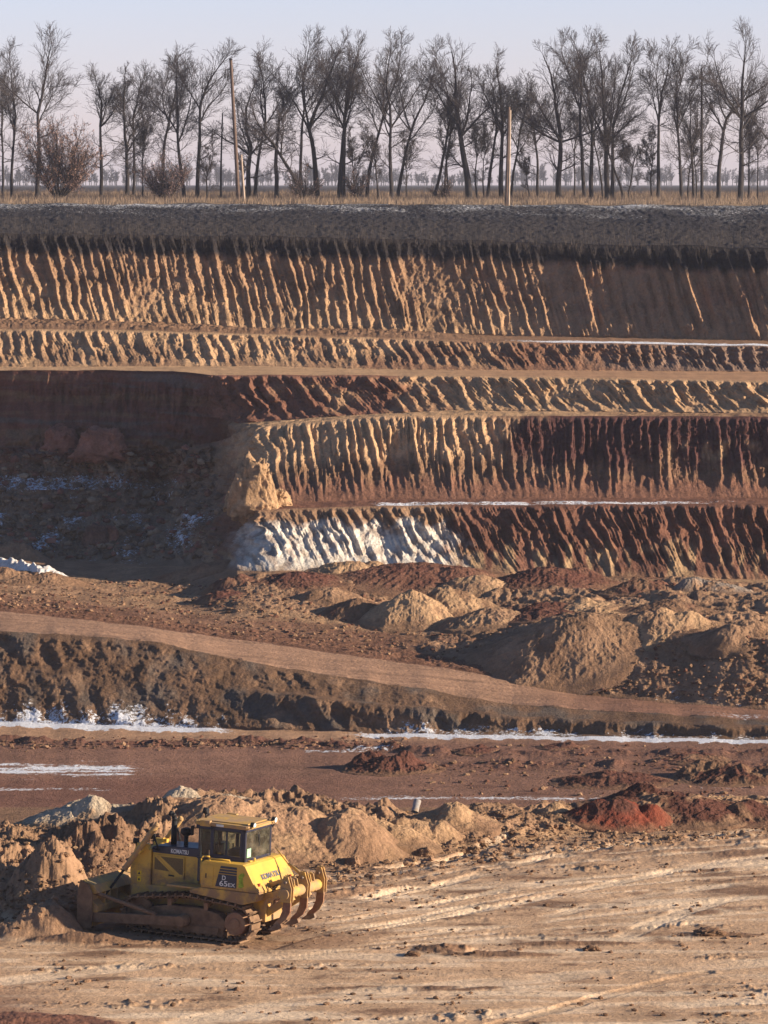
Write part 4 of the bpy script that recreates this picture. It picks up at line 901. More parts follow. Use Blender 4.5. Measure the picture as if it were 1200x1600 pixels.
# russet bushes still carrying dead leaves
LEAFM = flat_mat('dead_leaf', (.24, .145, .115), .9, .35, 1.2); LEAFM2 = flat_mat('dead_leaf_pink', (.20, .13, .12), .9, .3, 1.2)
def bush(xp, d, ytop, wpx, lab, seed, nleaf, mat, nst=26):
    rg = random.Random(seed); x0 = float(place(xp, 300, d)[0]); z0 = ground_z(x0, d) - .05; H = -T(ytop) * d + CAMZ - z0; R_ = wpx / 2 / F * d
    out = [[], []]; P = dict(wob=1., up=.04, rmin=.012, up0=.05)
    for k in range(nst):
        an = rg.uniform(0, 6.28); q = rg.random() ** .5; tl = q * 1.25
        dv = (math.cos(an) * tl * R_ / H * 1.6, math.sin(an) * tl * .8 * R_ / H, 1)
        n_ = math.sqrt(sum(c * c for c in dv)); dv = tuple(c / n_ for c in dv)
        L_ = H * (1.0 - .35 * q * rg.random()) * rg.uniform(.65, 1)
        e_, dd, kids = grow(rg, (math.cos(an) * .06, math.sin(an) * .06, 0), dv, L_, .05, 0, out, P)
        for kd in kids[1:]:
            for _ in range(3): subgrow(rg, kd, L_ * .25, .015, 3, math.radians(rg.uniform(20, 50)), out, P, (0, 0, 0, 2))
    root = bpy.data.objects.new('russet_shrub', None); COL.objects.link(root); root.location = (x0, d, z0)
    A = np.array(out[0]); B = np.array(out[1]); tubes('stems', A, 5, BARK, root); tubes('twigs', B, 3, TWIG, root)
    g = np.random.default_rng(seed); j = g.integers(0, len(B), nleaf); t = g.random((nleaf, 1)); c = B[j, :3] * (1 - t) + B[j, 3:6] * t
    keep = c[:, 2] > H * .12; c = c[keep]; n_ = len(c); c = c + g.normal(0, .10, (n_, 3))
    u = g.normal(0, 1, (n_, 3)); u /= np.linalg.norm(u, axis=1, keepdims=True); w = np.cross(u, g.normal(0, 1, (n_, 3))); w /= np.linalg.norm(w, axis=1, keepdims=True)
    s_ = g.uniform(.04, .10, (n_, 1)); u[:, 2] -= .5
    V = np.stack([c - w * s_ * .5, c + u * s_, c + w * s_ * .5, c - u * s_ * 1.0], 1).reshape(-1, 3)
    mesh_np('dead_leaves', V, np.arange(n_ * 4).reshape(-1, 4), mat, root)
    return tag(root, lab, 'shrub')
bush(92, 470, 196, 120, 'large russet bush holding dead leaves around the tall broad tree', 31, 15000, LEAFM, 34)
bush(258, 474, 246, 84, 'smaller pinkish brown bush beneath the V forked tree', 32, 4500, LEAFM2, 22)
bush(475, 478, 262, 60, 'low leafless-looking brown scrub at the foot of the slanting tree', 33, 700, LEAFM2, 16)
bush(560, 480, 268, 44, 'small brown scrub between stout tree and twin-stemmed tree', 34, 700, LEAFM2, 12)
bush(690, 476, 282, 34, 'tiny brown scrub at the foot of the strongly curved trunk', 35, 300, LEAFM2, 9)

# far woods beyond the fields: read as one mass
rg = random.Random(5); P = dict(wob=1.1, up=.05, rmin=.07, up0=.04); protos = []
for k in range(6):
    out = [[], []]; e_, dd, kids = grow(rg, (0, 0, 0), (0, 0, 1), 12, .22, 0, out, P)
    for kd in kids[1:]:
        for _ in range(3): subgrow(rg, kd, rg.uniform(2.5, 4.5), .1, 3, math.radians(rg.uniform(25, 60)), out, P, (0, 0, 0, 3))
    protos.append(np.array(out[0] + out[1]))
g = np.random.default_rng(8); allS = []
for k in range(620):
    d = g.uniform(2300, 3000); x = g.uniform(-1, 1) * d * .12; A = protos[int(g.integers(0, 6))].copy(); s_ = g.uniform(.4, .9) * (.8 + .45 * float(n2(x / 60, 3.3, 9)))
    A[:, :6] *= s_; 
    for c_ in (0, 3): A[:, c_] += x; A[:, c_ + 1] += d; A[:, c_ + 2] += 18.9
    allS.append(A)
tag(tubes('far_wood', np.concatenate(allS), 3, BARK), 'hazy blue-grey wood across the far field behind the bare tree row', 'wood', kind='stuff')

# dry grass
def grass(name, label, n, xr, dr, h, wd, cols, seed, lean=.2, edge=None):
    g = np.random.default_rng(seed); d = g.uniform(*dr, n) if edge is None else edge(g, n)[1]; 
    xp = g.uniform(*xr, n) if edge is None else edge(g, n)[0]
    if edge is not None: xp, d, z = edge(g, n)
    x = (xp - 600) / F * d
    if edge is None:
        z = np.array([0.] * n); r_ = slice(row0[SK('B')], row0[SK('L0')] + 2)
        ci = np.clip(np.searchsorted(XP, xp), 1, NC - 1)
        for c in np.unique(ci):
            m = ci == c; ys = Y[r_, c][::-1]; z[m] = np.interp(d[m], ys, Z[r_, c][::-1])
    if edge is None:
        kk = d > dr[0] + 26 * np.clip(.35 + fbm(x / 7, d * 0, 4, 66, .65), 0, 1); x, d, z, xp = x[kk], d[kk], z[kk], xp[kk]; n = len(x)
    clump = np.clip(.55 + .9 * fbm(x / 2.5, d / 4, 3, seed), .15, 1.5)
    hh = g.uniform(.5, 1, n) * h * clump; w = g.uniform(.6, 1.2, n) * wd
    an = g.uniform(0, 6.28, n); lx, ly = g.normal(0, lean, n) * hh, g.normal(0, lean, n) * hh
    b = np.stack([x, d, z - .05], -1); cx, sx = np.cos(an) * w / 2, np.sin(an) * w / 2 * .5
    V = np.stack([b + np.stack([-cx, -sx, 0 * x], -1), b + np.stack([cx, sx, 0 * x], -1), b + np.stack([lx, ly, hh + .05], -1)], 1).reshape(-1, 3)
    c = np.array(cols)[g.integers(0, len(cols), n)] * g.uniform(.7, 1.2, (n, 1))
    o = mesh_np(name, V, np.arange(n * 3).reshape(-1, 3), GRASSM, attrs={'Col': np.repeat(c, 3, 0)})
    return tag(o, label, 'grass', kind='stuff')
GRASSM = bpy.data.materials.new('dry_grass'); t_, b_ = nodes_of(GRASSM); at = t_.nodes.new('ShaderNodeAttribute'); at.attribute_name = 'Col'
t_.links.new(at.outputs['Color'], b_.inputs['Base Color']); b_.inputs['Roughness'].default_value = .9
grass('dry_grass', 'tan dry grass along the verge under the bare trees', 90000, (-200, 1400), (430, 560), .95, .05, [(.34, .235, .15), (.29, .21, .145), (.23, .17, .125)], 61)
grass('verge_weeds', 'darker brown weeds standing among the dry grass under the trees', 14000, (-200, 1400), (455, 540), 1.7, .035, [(.16, .11, .09), (.12, .09, .08)], 62)
r1_ = slice(row0[SK('D')] + 20, row0[SK('L0')] + 18)
def rim_pts(g, n):
    xp = g.uniform(-60, 1260, n); ci = np.clip(np.searchsorted(XP, xp), 1, NC - 1); rr = r1_.start + (g.random(n) ** .28 * (r1_.stop - r1_.start - 1)).astype(int)
    return xp, Y[rr, ci], Z[rr, ci]
_cache = {}
def rim_edge(g, n):
    if 'v' not in _cache: _cache['v'] = rim_pts(np.random.default_rng(77), n)
    return _cache['v']
grass('rim_grass', 'grey brown weeds fringing the rim of the top quarry face', 15000, None, None, .75, .022, [(.075, .06, .05), (.05, .04, .036), (.12, .09, .07)], 63, .12, rim_edge)

# poles and wires
POLE = flat_mat('pole_wood', (.14, .095, .075), .9, .25, 2.0); CONC = flat_mat('pole_concrete', (.42, .33, .26), .9, .15, 3.0)
def segs_obj(name, segs, n, mat, parent): return tubes(name, segs, n, mat, parent)
def pole(name, xp, d, ytop, lean, r0_, r1_, mat, lab, extra):
    x0 = float(place(xp, 300, d)[0]); z0 = ground_z(x0, d) - .1; H = -T(ytop) * d + CAMZ - z0; lx = lean / F * d
    root = bpy.data.objects.new(name, None); COL.objects.link(root); root.location = (x0, d, z0)
    N_ = 8; sg = [(lx * k / N_, 0, H * k / N_, lx * (k + 1) / N_, 0, H * (k + 1) / N_, r0_ + (r1_ - r0_) * k / N_, r0_ + (r1_ - r0_) * (k + 1) / N_) for k in range(N_)]
    segs_obj('post', sg, 10, mat, root); extra(root, H, lx); return tag(root, lab, 'utility pole'), (x0, d, z0, H, lx)
def ex1(root, H, lx):
    segs_obj('brace', [(.55, -.1, 0, .25, 0, H * .33, .12, .10)], 8, CONC, root)
    o = segs_obj('insulator_hook', [(lx, 0, H - .9, lx - .5, 0, H - .95, .04, .04), (lx - .5, 0, H - .95, lx - .55, 0, H - 1.3, .03, .03)], 6, BARK, root)
    segs_obj('insulator', [(lx - .55, 0, H - 1.3, lx - .55, 0, H - 1.75, .09, .06)], 8, BARK, o)
    segs_obj('top_cap', [(lx, 0, H, lx, 0, H + .12, .21, .14)], 10, BARK, root)
def ex2(root, H, lx):
    segs_obj('side_stay', [(.22, -.05, 0, lx + .12, 0, H * .97, .10, .09)], 8, CONC, root)
    segs_obj('top_spike', [(lx, 0, H, lx - .05, 0, H + 1.1, .03, .025), (lx - .12, 0, H + 1.0, lx + .12, 0, H + 1.05, .05, .05)], 6, BARK, root)
_, pA = pole('utility_pole', 373, 470, 94, -12, .21, .15, POLE, 'tall brown wooden pole with a pale brace at its foot', ex1)
_, pB = pole('utility_pole', 791, 436, 168, 4, .15, .13, POLE, 'shorter pole with a pale sunlit stay standing on the field edge', ex2)
def wire(p, q, sag, name, lab):
    pts = [tuple(p[k] + (q[k] - p[k]) * t + (-sag * 4 * t * (1 - t) if k == 2 else 0) for k in range(3)) for t in [i / 24 for i in range(25)]]
    return tag(tubes(name, [(*a_, *b_,   .012, .012) for a_, b_ in zip(pts, pts[1:])], 4, BARK), lab, 'wire')
top = (pA[0] + pA[4], pA[1], pA[2] + pA[3] - .3)
wire((top[0] - .5, top[1], top[2] - .9), (top[0] - 55, top[1] + 12, top[2] - 2.2), 1.0, 'overhead_wire', 'thin overhead wire running from the tall wooden pole toward the russet bush')
wire(top, (top[0] + 60, top[1] + 14, top[2] - 1.0), 1.6, 'overhead_wire', 'thin overhead wire running from the tall wooden pole over the middle trees')
# ------------------------------------------------------------------ the bulldozer
DUST = (.27, .165, .09)
YEL = flat_mat('yellow_paint', (.62, .37, .05), .5, .14, 2.0, dirt=DUST, dirt_amt=.45, dz=(.7, 1.9), spec=.5)
YEL2 = flat_mat('dusty_yellow_paint', (.58, .34, .05), .6, .15, 3.0, dirt=(.36, .23, .12), dirt_amt=.56, spec=.4)
NAVY = flat_mat('navy_paint', (.012, .016, .04), .4, .2, 3.0, dirt=(.12, .085, .06), dirt_amt=.33, spec=.5)
MUD = flat_mat('muddy_steel', (.15, .09, .055), .9, .35, 5.0, bump=.9, dirt=(.24, .15, .09), dirt_amt=.5)
STEEL = flat_mat('worn_steel', (.20, .17, .15), .45, .3, 6.0, metal=.6, dirt=(.26, .16, .1), dirt_amt=.5)
RUST = flat_mat('rusty_steel', (.22, .10, .06), .8, .3, 5.0, bump=.5, dirt=(.3, .19, .11), dirt_amt=.5)
BLACK = flat_mat('black_rubber', (.012, .012, .014), .6, .2, 5.0)
MESH_ = flat_mat('grille_mesh', (.17, .115, .05), .8, .25, 30)
WHITE = flat_mat('white_lettering', (.70, .70, .68), .6, .1, 6.0, dirt=(.4, .28, .16), dirt_amt=.35)
INK = flat_mat('blue_grey_lettering', (.11, .12, .16), .6, .2, 6.0, dirt=(.4, .28, .12), dirt_amt=.38)
def glass(name, c, mixf):
    m = bpy.data.materials.new(name); m.use_nodes = True; t = m.node_tree; t.nodes.clear(); N = t.nodes.new
    g = N('ShaderNodeBsdfGlossy'); g.inputs['Roughness'].default_value = .04; tr = N('ShaderNodeBsdfTransparent'); tr.inputs['Color'].default_value = (*c, 1)
    fr = N('ShaderNodeFresnel'); fr.inputs['IOR'].default_value = 1.5; ns = N('ShaderNodeTexNoise'); ns.inputs['Scale'].default_value = 3
    df = N('ShaderNodeBsdfDiffuse'); df.inputs['Color'].default_value = (.4, .33, .25, 1)
    m1 = N('ShaderNodeMixShader'); m2 = N('ShaderNodeMixShader'); o = N('ShaderNodeOutputMaterial'); mp = N('ShaderNodeMapRange')
    mp.inputs['From Min'].default_value = .45; mp.inputs['From Max'].default_value = .8; mp.inputs['To Min'].default_value = .02; mp.inputs['To Max'].default_value = mixf
    t.links.new(ns.outputs['Fac'], mp.inputs[0]); t.links.new(fr.outputs[0], m1.inputs[0]); t.links.new(tr.outputs[0], m1.inputs[1]); t.links.new(g.outputs[0], m1.inputs[2])
    t.links.new(mp.outputs[0], m2.inputs[0]); t.links.new(m1.outputs[0], m2.inputs[1]); t.links.new(df.outputs[0], m2.inputs[2]); t.links.new(m2.outputs[0], o.inputs[0]); return m
GLASS = glass('cab_glass', (.86, .93, .90), .22)
DZ = bpy.data.objects.new('bulldozer', None); COL.objects.link(DZ)
tag(DZ, 'yellow crawler bulldozer with cab and rear ripper pushing earth', 'bulldozer')

class PB:
    def __init__(s): s.bm = bmesh.new()
    def box(s, x0, x1, y0, y1, z0, z1, rot=None, piv=None):
        vs = [s.bm.verts.new((x, y, z)) for x in (x0, x1) for y in (y0, y1) for z in (z0, z1)]
        for f in ((0, 1, 3, 2), (4, 6, 7, 5), (0, 4, 5, 1), (2, 3, 7, 6), (0, 2, 6, 4), (1, 5, 7, 3)): s.bm.faces.new([vs[i] for i in f])
        if rot: bmesh.ops.rotate(s.bm, verts=vs, cent=piv, matrix=rot)
        return s
    def prism(s, prof, y0, y1, axis='y'):
        f = (lambda p, q: (p[0], q, p[1])) if axis == 'y' else ((lambda p, q: (q, p[0], p[1])) if axis == 'x' else (lambda p, q: (p[0], p[1], q)))
        a_ = [s.bm.verts.new(f(p, y0)) for p in prof]; b_ = [s.bm.verts.new(f(p, y1)) for p in prof]; n = len(prof)
        fs = [s.bm.faces.new(a_), s.bm.faces.new(b_[::-1])] + [s.bm.faces.new((a_[(i + 1) % n], a_[i], b_[i], b_[(i + 1) % n])) for i in range(n)]
        bmesh.ops.recalc_face_normals(s.bm, faces=fs); return s
    def rod(s, p, q, r0, r1=None, n=16):
        r1 = r0 if r1 is None else r1; p, q = Vector(p), Vector(q); d = (q - p).normalized(); u = d.orthogonal().normalized(); w = d.cross(u)
        A = [s.bm.verts.new(p + (u * math.cos(k * 2 * math.pi / n) + w * math.sin(k * 2 * math.pi / n)) * r0) for k in range(n)]
        B = [s.bm.verts.new(q + (u * math.cos(k * 2 * math.pi / n) + w * math.sin(k * 2 * math.pi / n)) * r1) for k in range(n)]
        fs = [s.bm.faces.new(A[::-1]), s.bm.faces.new(B)] + [s.bm.faces.new((A[k], A[(k + 1) % n], B[(k + 1) % n], B[k])) for k in range(n)]
        for f in fs[2:]: f.smooth = True
        return s
    def pipe(s, pts, r, n=8):
        for a_, b_ in zip(pts, pts[1:]): s.rod(a_, b_, r, r, n)
        return s
    def beam(s, p, q, w, h):
        """rectangular bar from p to q"""
        p, q = Vector(p), Vector(q); d = (q - p).normalized(); u = d.cross(Vector((0, 1, 0))).normalized(); y = Vector((0, 1, 0)); y = (y - d * y.dot(d)).normalized(); u = d.cross(y)
        c = [s.bm.verts.new(b + y * a1 * w / 2 + u * a2 * h / 2) for b in (p, q) for a1, a2 in ((-1, -1), (1, -1), (1, 1), (-1, 1))]
        fs = [s.bm.faces.new([c[i] for i in f]) for f in ((0, 1, 2, 3), (7, 6, 5, 4), (0, 4, 5, 1), (1, 5, 6, 2), (2, 6, 7, 3), (3, 7, 4, 0))]
        bmesh.ops.recalc_face_normals(s.bm, faces=fs); return s
    def build(s, name, mat, parent=DZ, bev=.012, label=None):
        me = bpy.data.meshes.new(name); s.bm.to_mesh(me); s.bm.free(); me.materials.append(mat)
        o = bpy.data.objects.new(name, me); COL.objects.link(o); o.parent = parent
        if bev:
            b = o.modifiers.new('bevel', 'BEVEL'); b.width = bev; b.segments = 2; b.limit_method = 'ANGLE'; b.angle_limit = math.radians(40)
        if label: o['label'] = label
        return o
def letters(txt, size, origin, xax, yax, mat, parent, name='lettering', width=None, shear=0., thick=.004):
    cu = bpy.data.curves.new(name, 'FONT'); cu.body = txt; cu.size = size; cu.extrude = thick; cu.shear = shear; cu.offset = size * (.028 if len(txt) > 3 else .012)
    tmp = bpy.data.objects.new('tmp', cu); COL.objects.link(tmp); bpy.context.view_layer.update()
    me = bpy.data.meshes.new_from_object(tmp.evaluated_get(bpy.context.evaluated_depsgraph_get())); bpy.data.objects.remove(tmp)
    if width:
        w = max(v.co.x for v in me.vertices) - min(v.co.x for v in me.vertices)
        for v in me.vertices: v.co.x *= width / w
    me.name = name; me.materials.clear(); me.materials.append(mat); o = bpy.data.objects.new(name, me); COL.objects.link(o); o.parent = parent
    X_, Y_ = Vector(xax).normalized(), Vector(yax).normalized(); Z_ = X_.cross(Y_)
    o.matrix_local = Matrix(((X_.x, Y_.x, Z_.x, origin[0]), (X_.y, Y_.y, Z_.y, origin[1]), (X_.z, Y_.z, Z_.z, origin[2]), (0, 0, 0, 1))); return o

# --- undercarriage
SPX, SPZ, SPR = -1.50, .52, .44; IDX_, IDZ, IDR = 1.47, .50, .40
def track_path():
    pts = []
    for k in range(15):                                   # round the sprocket (rear)
        a_ = math.radians(-90 - k * 180 / 14); pts.append((SPX + math.cos(a_) * (SPR + .04), SPZ + math.sin(a_) * (SPR + .04)))
    for t, zz in ((.25, 1.06), (.5, 1.12), (.75, 1.03)): pts.append((SPX + (IDX_ - SPX) * t, zz))
    for k in range(15):
        a_ = math.radians(90 - k * 180 / 14); pts.append((IDX_ + math.cos(a_) * (IDR + .04), IDZ + math.sin(a_) * (IDR + .04)))
    pts.append(pts[0]); return pts
TP = track_path(); seg = [math.dist(a_, b_) for a_, b_ in zip(TP, TP[1:])]; tot = sum(seg); NS = 39
def at_path(s_):
    s_ %= tot; i = 0
    while s_ > seg[i]: s_ -= seg[i]; i += 1
    a_, b_ = TP[i], TP[i + 1]; t = s_ / seg[i]; return a_[0] + (b_[0] - a_[0]) * t, a_[1] + (b_[1] - a_[1]) * t
for sy in (1, -1):
    yc = sy * .94; tr = PB()
    for k in range(NS):
        p, q = at_path((k - .46) * tot / NS), at_path((k + .46) * tot / NS); c = ((p[0] + q[0]) / 2, (p[1] + q[1]) / 2)
        d = Vector((q[0] - p[0], 0, q[1] - p[1])).normalized(); n = Vector((d.z, 0, -d.x))
        if n.dot(Vector((c[0] - (SPX + IDX_) / 2, 0, (c[1] - .52) * 3))) < 0: n = -n
        for (a1, b1, c0, c1, w) in ((-.095, .095, -.012, .018, .305), (-.095, -.055, .018, .075, .30), (-.06, .06, -.09, -.012, .09)):
            vs = [tr.bm.verts.new(Vector((c[0], yc, c[1])) + d * a_ + Vector((0, y_, 0)) + n * h_) for a_ in (a1, b1) for y_ in (-w, w) for h_ in (c0, c1)]
            fs = [tr.bm.faces.new([vs[i] for i in f]) for f in ((0, 1, 3, 2), (4, 6, 7, 5), (0, 4, 5, 1), (2, 3, 7, 6), (0, 2, 6, 4), (1, 5, 7, 3))]
            bmesh.ops.recalc_face_normals(tr.bm, faces=fs)
    tk = tr.build('crawler_track', MUD, bev=0)
    fr = PB().prism([(-1.15, .28), (1.25, .28), (1.3, .45), (1.05, .72), (.55, .80), (-.4, .82), (-.95, .72), (-1.2, .5)], yc - .17, yc + .17).build('track_frame', MUD, bev=.03)
    PB().prism([(-.95, .14), (1.1, .14), (1.15, .34), (-1.0, .34)], yc + sy * .17, yc + sy * .21).build('roller_guard', MUD, fr, bev=.01)
    sp = PB(); teeth = []
    for k in range(52):
        a_ = k * 2 * math.pi / 52; r_ = SPR - .02 if (k % 4) in (0, 1) else SPR - .10; teeth.append((SPX + math.cos(a_) * r_, SPZ + math.sin(a_) * r_))
    sp.prism(teeth, yc - .04, yc + .04).build('drive_sprocket', MUD, bev=0)
    PB().rod((SPX, yc, SPZ), (SPX, yc + sy * .27, SPZ), .34, .31, 32).rod((SPX, yc + sy * .27, SPZ), (SPX, yc + sy * .30, SPZ), .16, .14, 24).build('final_drive_hub', RUST, bev=.02)
    hb = PB()
    for k in range(12): a_ = k * math.pi / 6; hb.rod((SPX + .25 * math.cos(a_), yc + sy * .27, SPZ + .25 * math.sin(a_)), (SPX + .25 * math.cos(a_), yc + sy * .295, SPZ + .25 * math.sin(a_)), .022, .022, 6)
    hb.bm.free()
    PB().rod((IDX_, yc - .07, IDZ), (IDX_, yc + .07, IDZ), IDR, IDR, 36).rod((IDX_, yc, IDZ), (IDX_, yc + sy * .19, IDZ), .20, .17, 24).build('idler_wheel', MUD, bev=.02)
    for k in range(7):
        x = -1.0 + k * .33; PB().rod((x, yc - .14, .20), (x, yc + .14, .20), .12, .12, 20).build('track_roller', MUD, bev=.01)
    for x in (-.55, .55):
        c_ = PB().rod((x, yc - .1, .92), (x, yc + .1, .92), .09, .09, 18).build('carrier_roller', MUD, bev=.01)
        PB().box(x - .06, x + .06, yc + sy * .1, yc + sy * .16, .72, .98).build('roller_bracket', RUST, c_)
    # push arm outside the track, trunnion ball
    pa = PB().beam((.02, sy * 1.42, .46), (2.72, sy * 1.52, .30), .15, .27).build('push_arm', MUD, bev=.02)
    PB().rod((.02, sy * 1.18, .46), (.02, sy * 1.53, .46), .17, .15, 20).build('trunnion', MUD, pa)
    PB().rod((.75, sy * 1.47, .56), (2.7, sy * 1.47, .98), .055, .055, 12).build('tilt_strut', MUD, pa)
# --- main frame under the cab
PB().prism([(-2.05, .80), (-1.9, .62), (1.9, .62), (2.0, .9), (1.95, 1.15), (-2.05, 1.38)], -.6, .6).build('main_frame', YEL2, bev=.02)
PB().prism([(-2.10, 1.18), (-2.14, 1.40), (-.40, 1.40), (-.1, 1.30), (-.1, 1.22), (-1.7, 1.05)], -1.2, 1.2).build('fender', YEL, bev=.02)
for sy in (1, -1): PB().box(-.42, .62, min(sy * .58, sy * 1.16), max(sy * .58, sy * 1.16), 1.32, 1.37).build('foot_board', YEL2)
# --- hood, side doors, radiator mask
PB().box(-.02, 1.42, -.50, .50, 1.10, 2.10).build('engine_hood', YEL, bev=.02)
hs = PB().prism([(-.03, 2.07), (1.44, 2.07), (1.44, 2.22), (1.3, 2.27), (-.03, 2.32)], -.515, .515).build('hood_top_panel', NAVY, bev=.02)
letters('KOMATSU', .16, (.86, .519, 2.115), (-1, 0, .02), (0, 0, 1), WHITE, hs, width=.54)
for sy in (1, -1):
    dr = PB().box(.42, 1.38, sy * .50, sy * .525, 1.42, 2.03).build('engine_door', YEL, bev=.01)
    g1 = PB().prism([(1.33, 1.96), (1.33, 1.62), (.86, 1.60)], sy * .525, sy * .533); g1.build('air_grille', MESH_, dr, bev=0)
    PB().prism([(1.16, 1.985), (.47, 1.985), (.47, 1.55), (.56, 1.55)], sy * .525, sy * .533).build('air_grille', MESH_, dr, bev=0)
    fm = PB()
    for a_, b_ in (((1.36, 1.46), (1.36, 2.01)), ((.44, 1.46), (.44, 2.01)), ((.44, 1.46), (1.36, 1.46)), ((.44, 2.01), (1.36, 2.01)), ((1.30, 2.0), (.72, 1.50))):
        fm.beam((a_[0], sy * .533, a_[1]), (b_[0], sy * .533, b_[1]), .012, .03)
    fm.build('door_rim', YEL, dr, bev=0)
    PB().box(.72, .90, sy * .527, sy * .54, 1.47, 1.52).build('door_latch', BLACK, dr)
PB().prism([(1.43, .86), (1.43, 2.17), (1.60, 2.20), (1.98, 2.04), (2.06, 1.55), (2.02, .86)], -.58, .58).build('radiator_mask', YEL, bev=.03)
PB().box(2.03, 2.075, -.44, .44, .98, 1.95).build('radiator_guard', NAVY)
sk = PB().box(1.70, 1.83, .582, .588, 1.42, 1.54).box(1.71, 1.82, .582, .588, 1.24, 1.39).build('warning_sticker', flat_mat('sticker_yellow', (.75, .5, .02), .5, .1, 5), bev=0)
PB().prism([(1.72, 1.44), (1.81, 1.44), (1.765, 1.52)], .588, .590).box(1.74, 1.79, .588, .590, 1.27, 1.33).build('warning_mark', BLACK, sk, bev=0)
# lift cylinders with their yokes, hoses
for sy in (1, -1):
    top, bot = Vector((1.22, sy * .70, 2.86)), Vector((2.66, sy * .86, .78)); mid = top.lerp(bot, .60)
    cy = PB().rod(top, mid, .078, .078, 18).rod(top + (top - bot).normalized() * .06, top, .05, .09, 16).rod(mid, mid + (bot - mid).normalized() * .05, .095, .09, 18).build('lift_cylinder', YEL2, bev=.008)
    PB().rod(mid, bot, .036, .036, 12).build('piston_rod', BLACK, cy, bev=0)
    yk = top.lerp(bot, .36)
    PB().box(1.50, 1.86, sy * .46, sy * .60, 2.12, 2.30).rod((yk.x, sy * .5, yk.z), (yk.x, sy * .80, yk.z), .10, .10, 16).prism([(1.45, 2.14), (1.62, 2.32), (1.9, 2.2), (1.9, 2.05)], sy * .45, sy * .62).build('cylinder_yoke', YEL, bev=.01)
    for k_, off in enumerate((.0, .07)):
        a_ = top.lerp(bot, .08 + .03 * k_); pts = []
        for t in [i / 12 for i in range(13)]:
            b_ = Vector((1.42, sy * .5, 2.2)); q = a_.lerp(b_, t); q = q + Vector((-.16 - off, sy * .03, -.22)) * 4 * t * (1 - t) * (1); pts.append(q)
        PB().pipe(pts, .018, 6).build('hydraulic_hose', BLACK, cy, bev=0)
for sy in (1, -1): PB().rod((1.88, sy * .50, 2.33), (2.0, sy * .50, 2.33), .075, .085, 16).box(1.90, 1.94, sy * .50 - .02, sy * .50 + .02, 2.16, 2.30).build('headlight', BLACK, bev=.005)
# exhaust and air pre-cleaner
PB().rod((1.02, .05, 2.2), (1.02, .05, 2.93), .085, .075, 18).pipe([(1.02, .05, 2.93), (1.03, .05, 3.03), (1.08, .05, 3.10), (1.17, .05, 3.12)], .072, 16).build('exhaust_pipe', BLACK, bev=0)
PB().rod((.62, .10, 2.25), (.62, .10, 2.58), .06, .06, 14).rod((.62, .10, 2.56), (.62, .10, 2.62), .09, .155, 18).rod((.62, .10, 2.62), (.62, .10, 2.74), .165, .15, 18).rod((.62, .10, 2.74), (.62, .10, 2.78), .15, .06, 18).build('air_precleaner', BLACK, bev=0)
# --- fuel tank / rear body
tk = PB().prism([(-.42, 1.41), (-.42, 2.08), (-.50, 2.13), (-1.66, 2.13), (-1.74, 2.09), (-2.15, 1.41)], -1.2, 1.2).build('fuel_tank', YEL, bev=.02)
sl_n = Vector((-.68, 0, .41)).normalized(); up_ = Vector((.41, 0, .68)).normalized()
PB().box(-.44, -.80, 1.2, 1.215, 1.46, 2.04).build('tank_door', YEL, tk, bev=.008)
PB().box(-.57, -.60, 1.215, 1.225, 1.68, 1.80).build('door_latch', BLACK, tk, bev=0)
pn = PB().prism([(-1.02, 2.045), (-1.50, 2.045), (-1.50, 1.985), (-1.00, 1.985)], 1.2, 1.212).prism([(-.995, 1.965), (-1.50, 1.965), (-1.50, 1.91), (-.98, 1.91)], 1.2, 1.212).prism([(-.975, 1.89), (-1.50, 1.89), (-1.50, 1.84), (-.96, 1.84)], 1.2, 1.212).prism([(-.955, 1.82), (-1.50, 1.82), (-1.50, 1.48), (-.87, 1.48)], 1.2, 1.212).build('model_panel', NAVY, tk, bev=0)
letters('D', .17, (-1.06, 1.216, 1.675), (-1, 0, 0), (0, 0, 1), WHITE, pn, width=.11)
letters('65', .20, (-.99, 1.216, 1.51), (-1, 0, 0), (0, 0, 1), WHITE, pn, width=.24)
letters('EX', .14, (-1.25, 1.216, 1.51), (-1, 0, 0), (0, 0, 1), WHITE, pn, width=.21)
STK = flat_mat('green_sticker', (.28, .38, .03), .6, .45, 22)
PB().prism([(-1.56, 1.52), (-1.58, 1.70), (-1.55, 1.80), (-1.60, 1.88), (-1.70, 1.92), (-1.74, 1.86), (-1.68, 1.78), (-1.69, 1.66), (-1.72, 1.55), (-1.64, 1.50)], 1.2, 1.208).build('side_sticker', STK, tk, bev=0)
o_ = Vector((-1.74, .52, 2.09)) + (-up_ * .42) + sl_n * .006
letters('KOMATSU', .21, (-1.992, .62, 1.695), (0, -1, 0), up_, INK, tk, width=1.08)
PB().box(-1.46, -1.60, .50, .62, 2.13, 2.16).rod((-1.62, .4, 2.13), (-1.62, .4, 2.22), .03, .03, 10).build('tank_cap', YEL, tk, bev=.004)
for y_ in (.95, -.95):
    PB().box(-2.07, -2.04, y_ - .05, y_ + .05, 1.56, 1.64, Matrix.Rotation(0, 3, 'Y'), (0, 0, 0)).build('tail_lamp', flat_mat('tail_lamp', (.25, .03, .02), .4), tk, bev=.004)
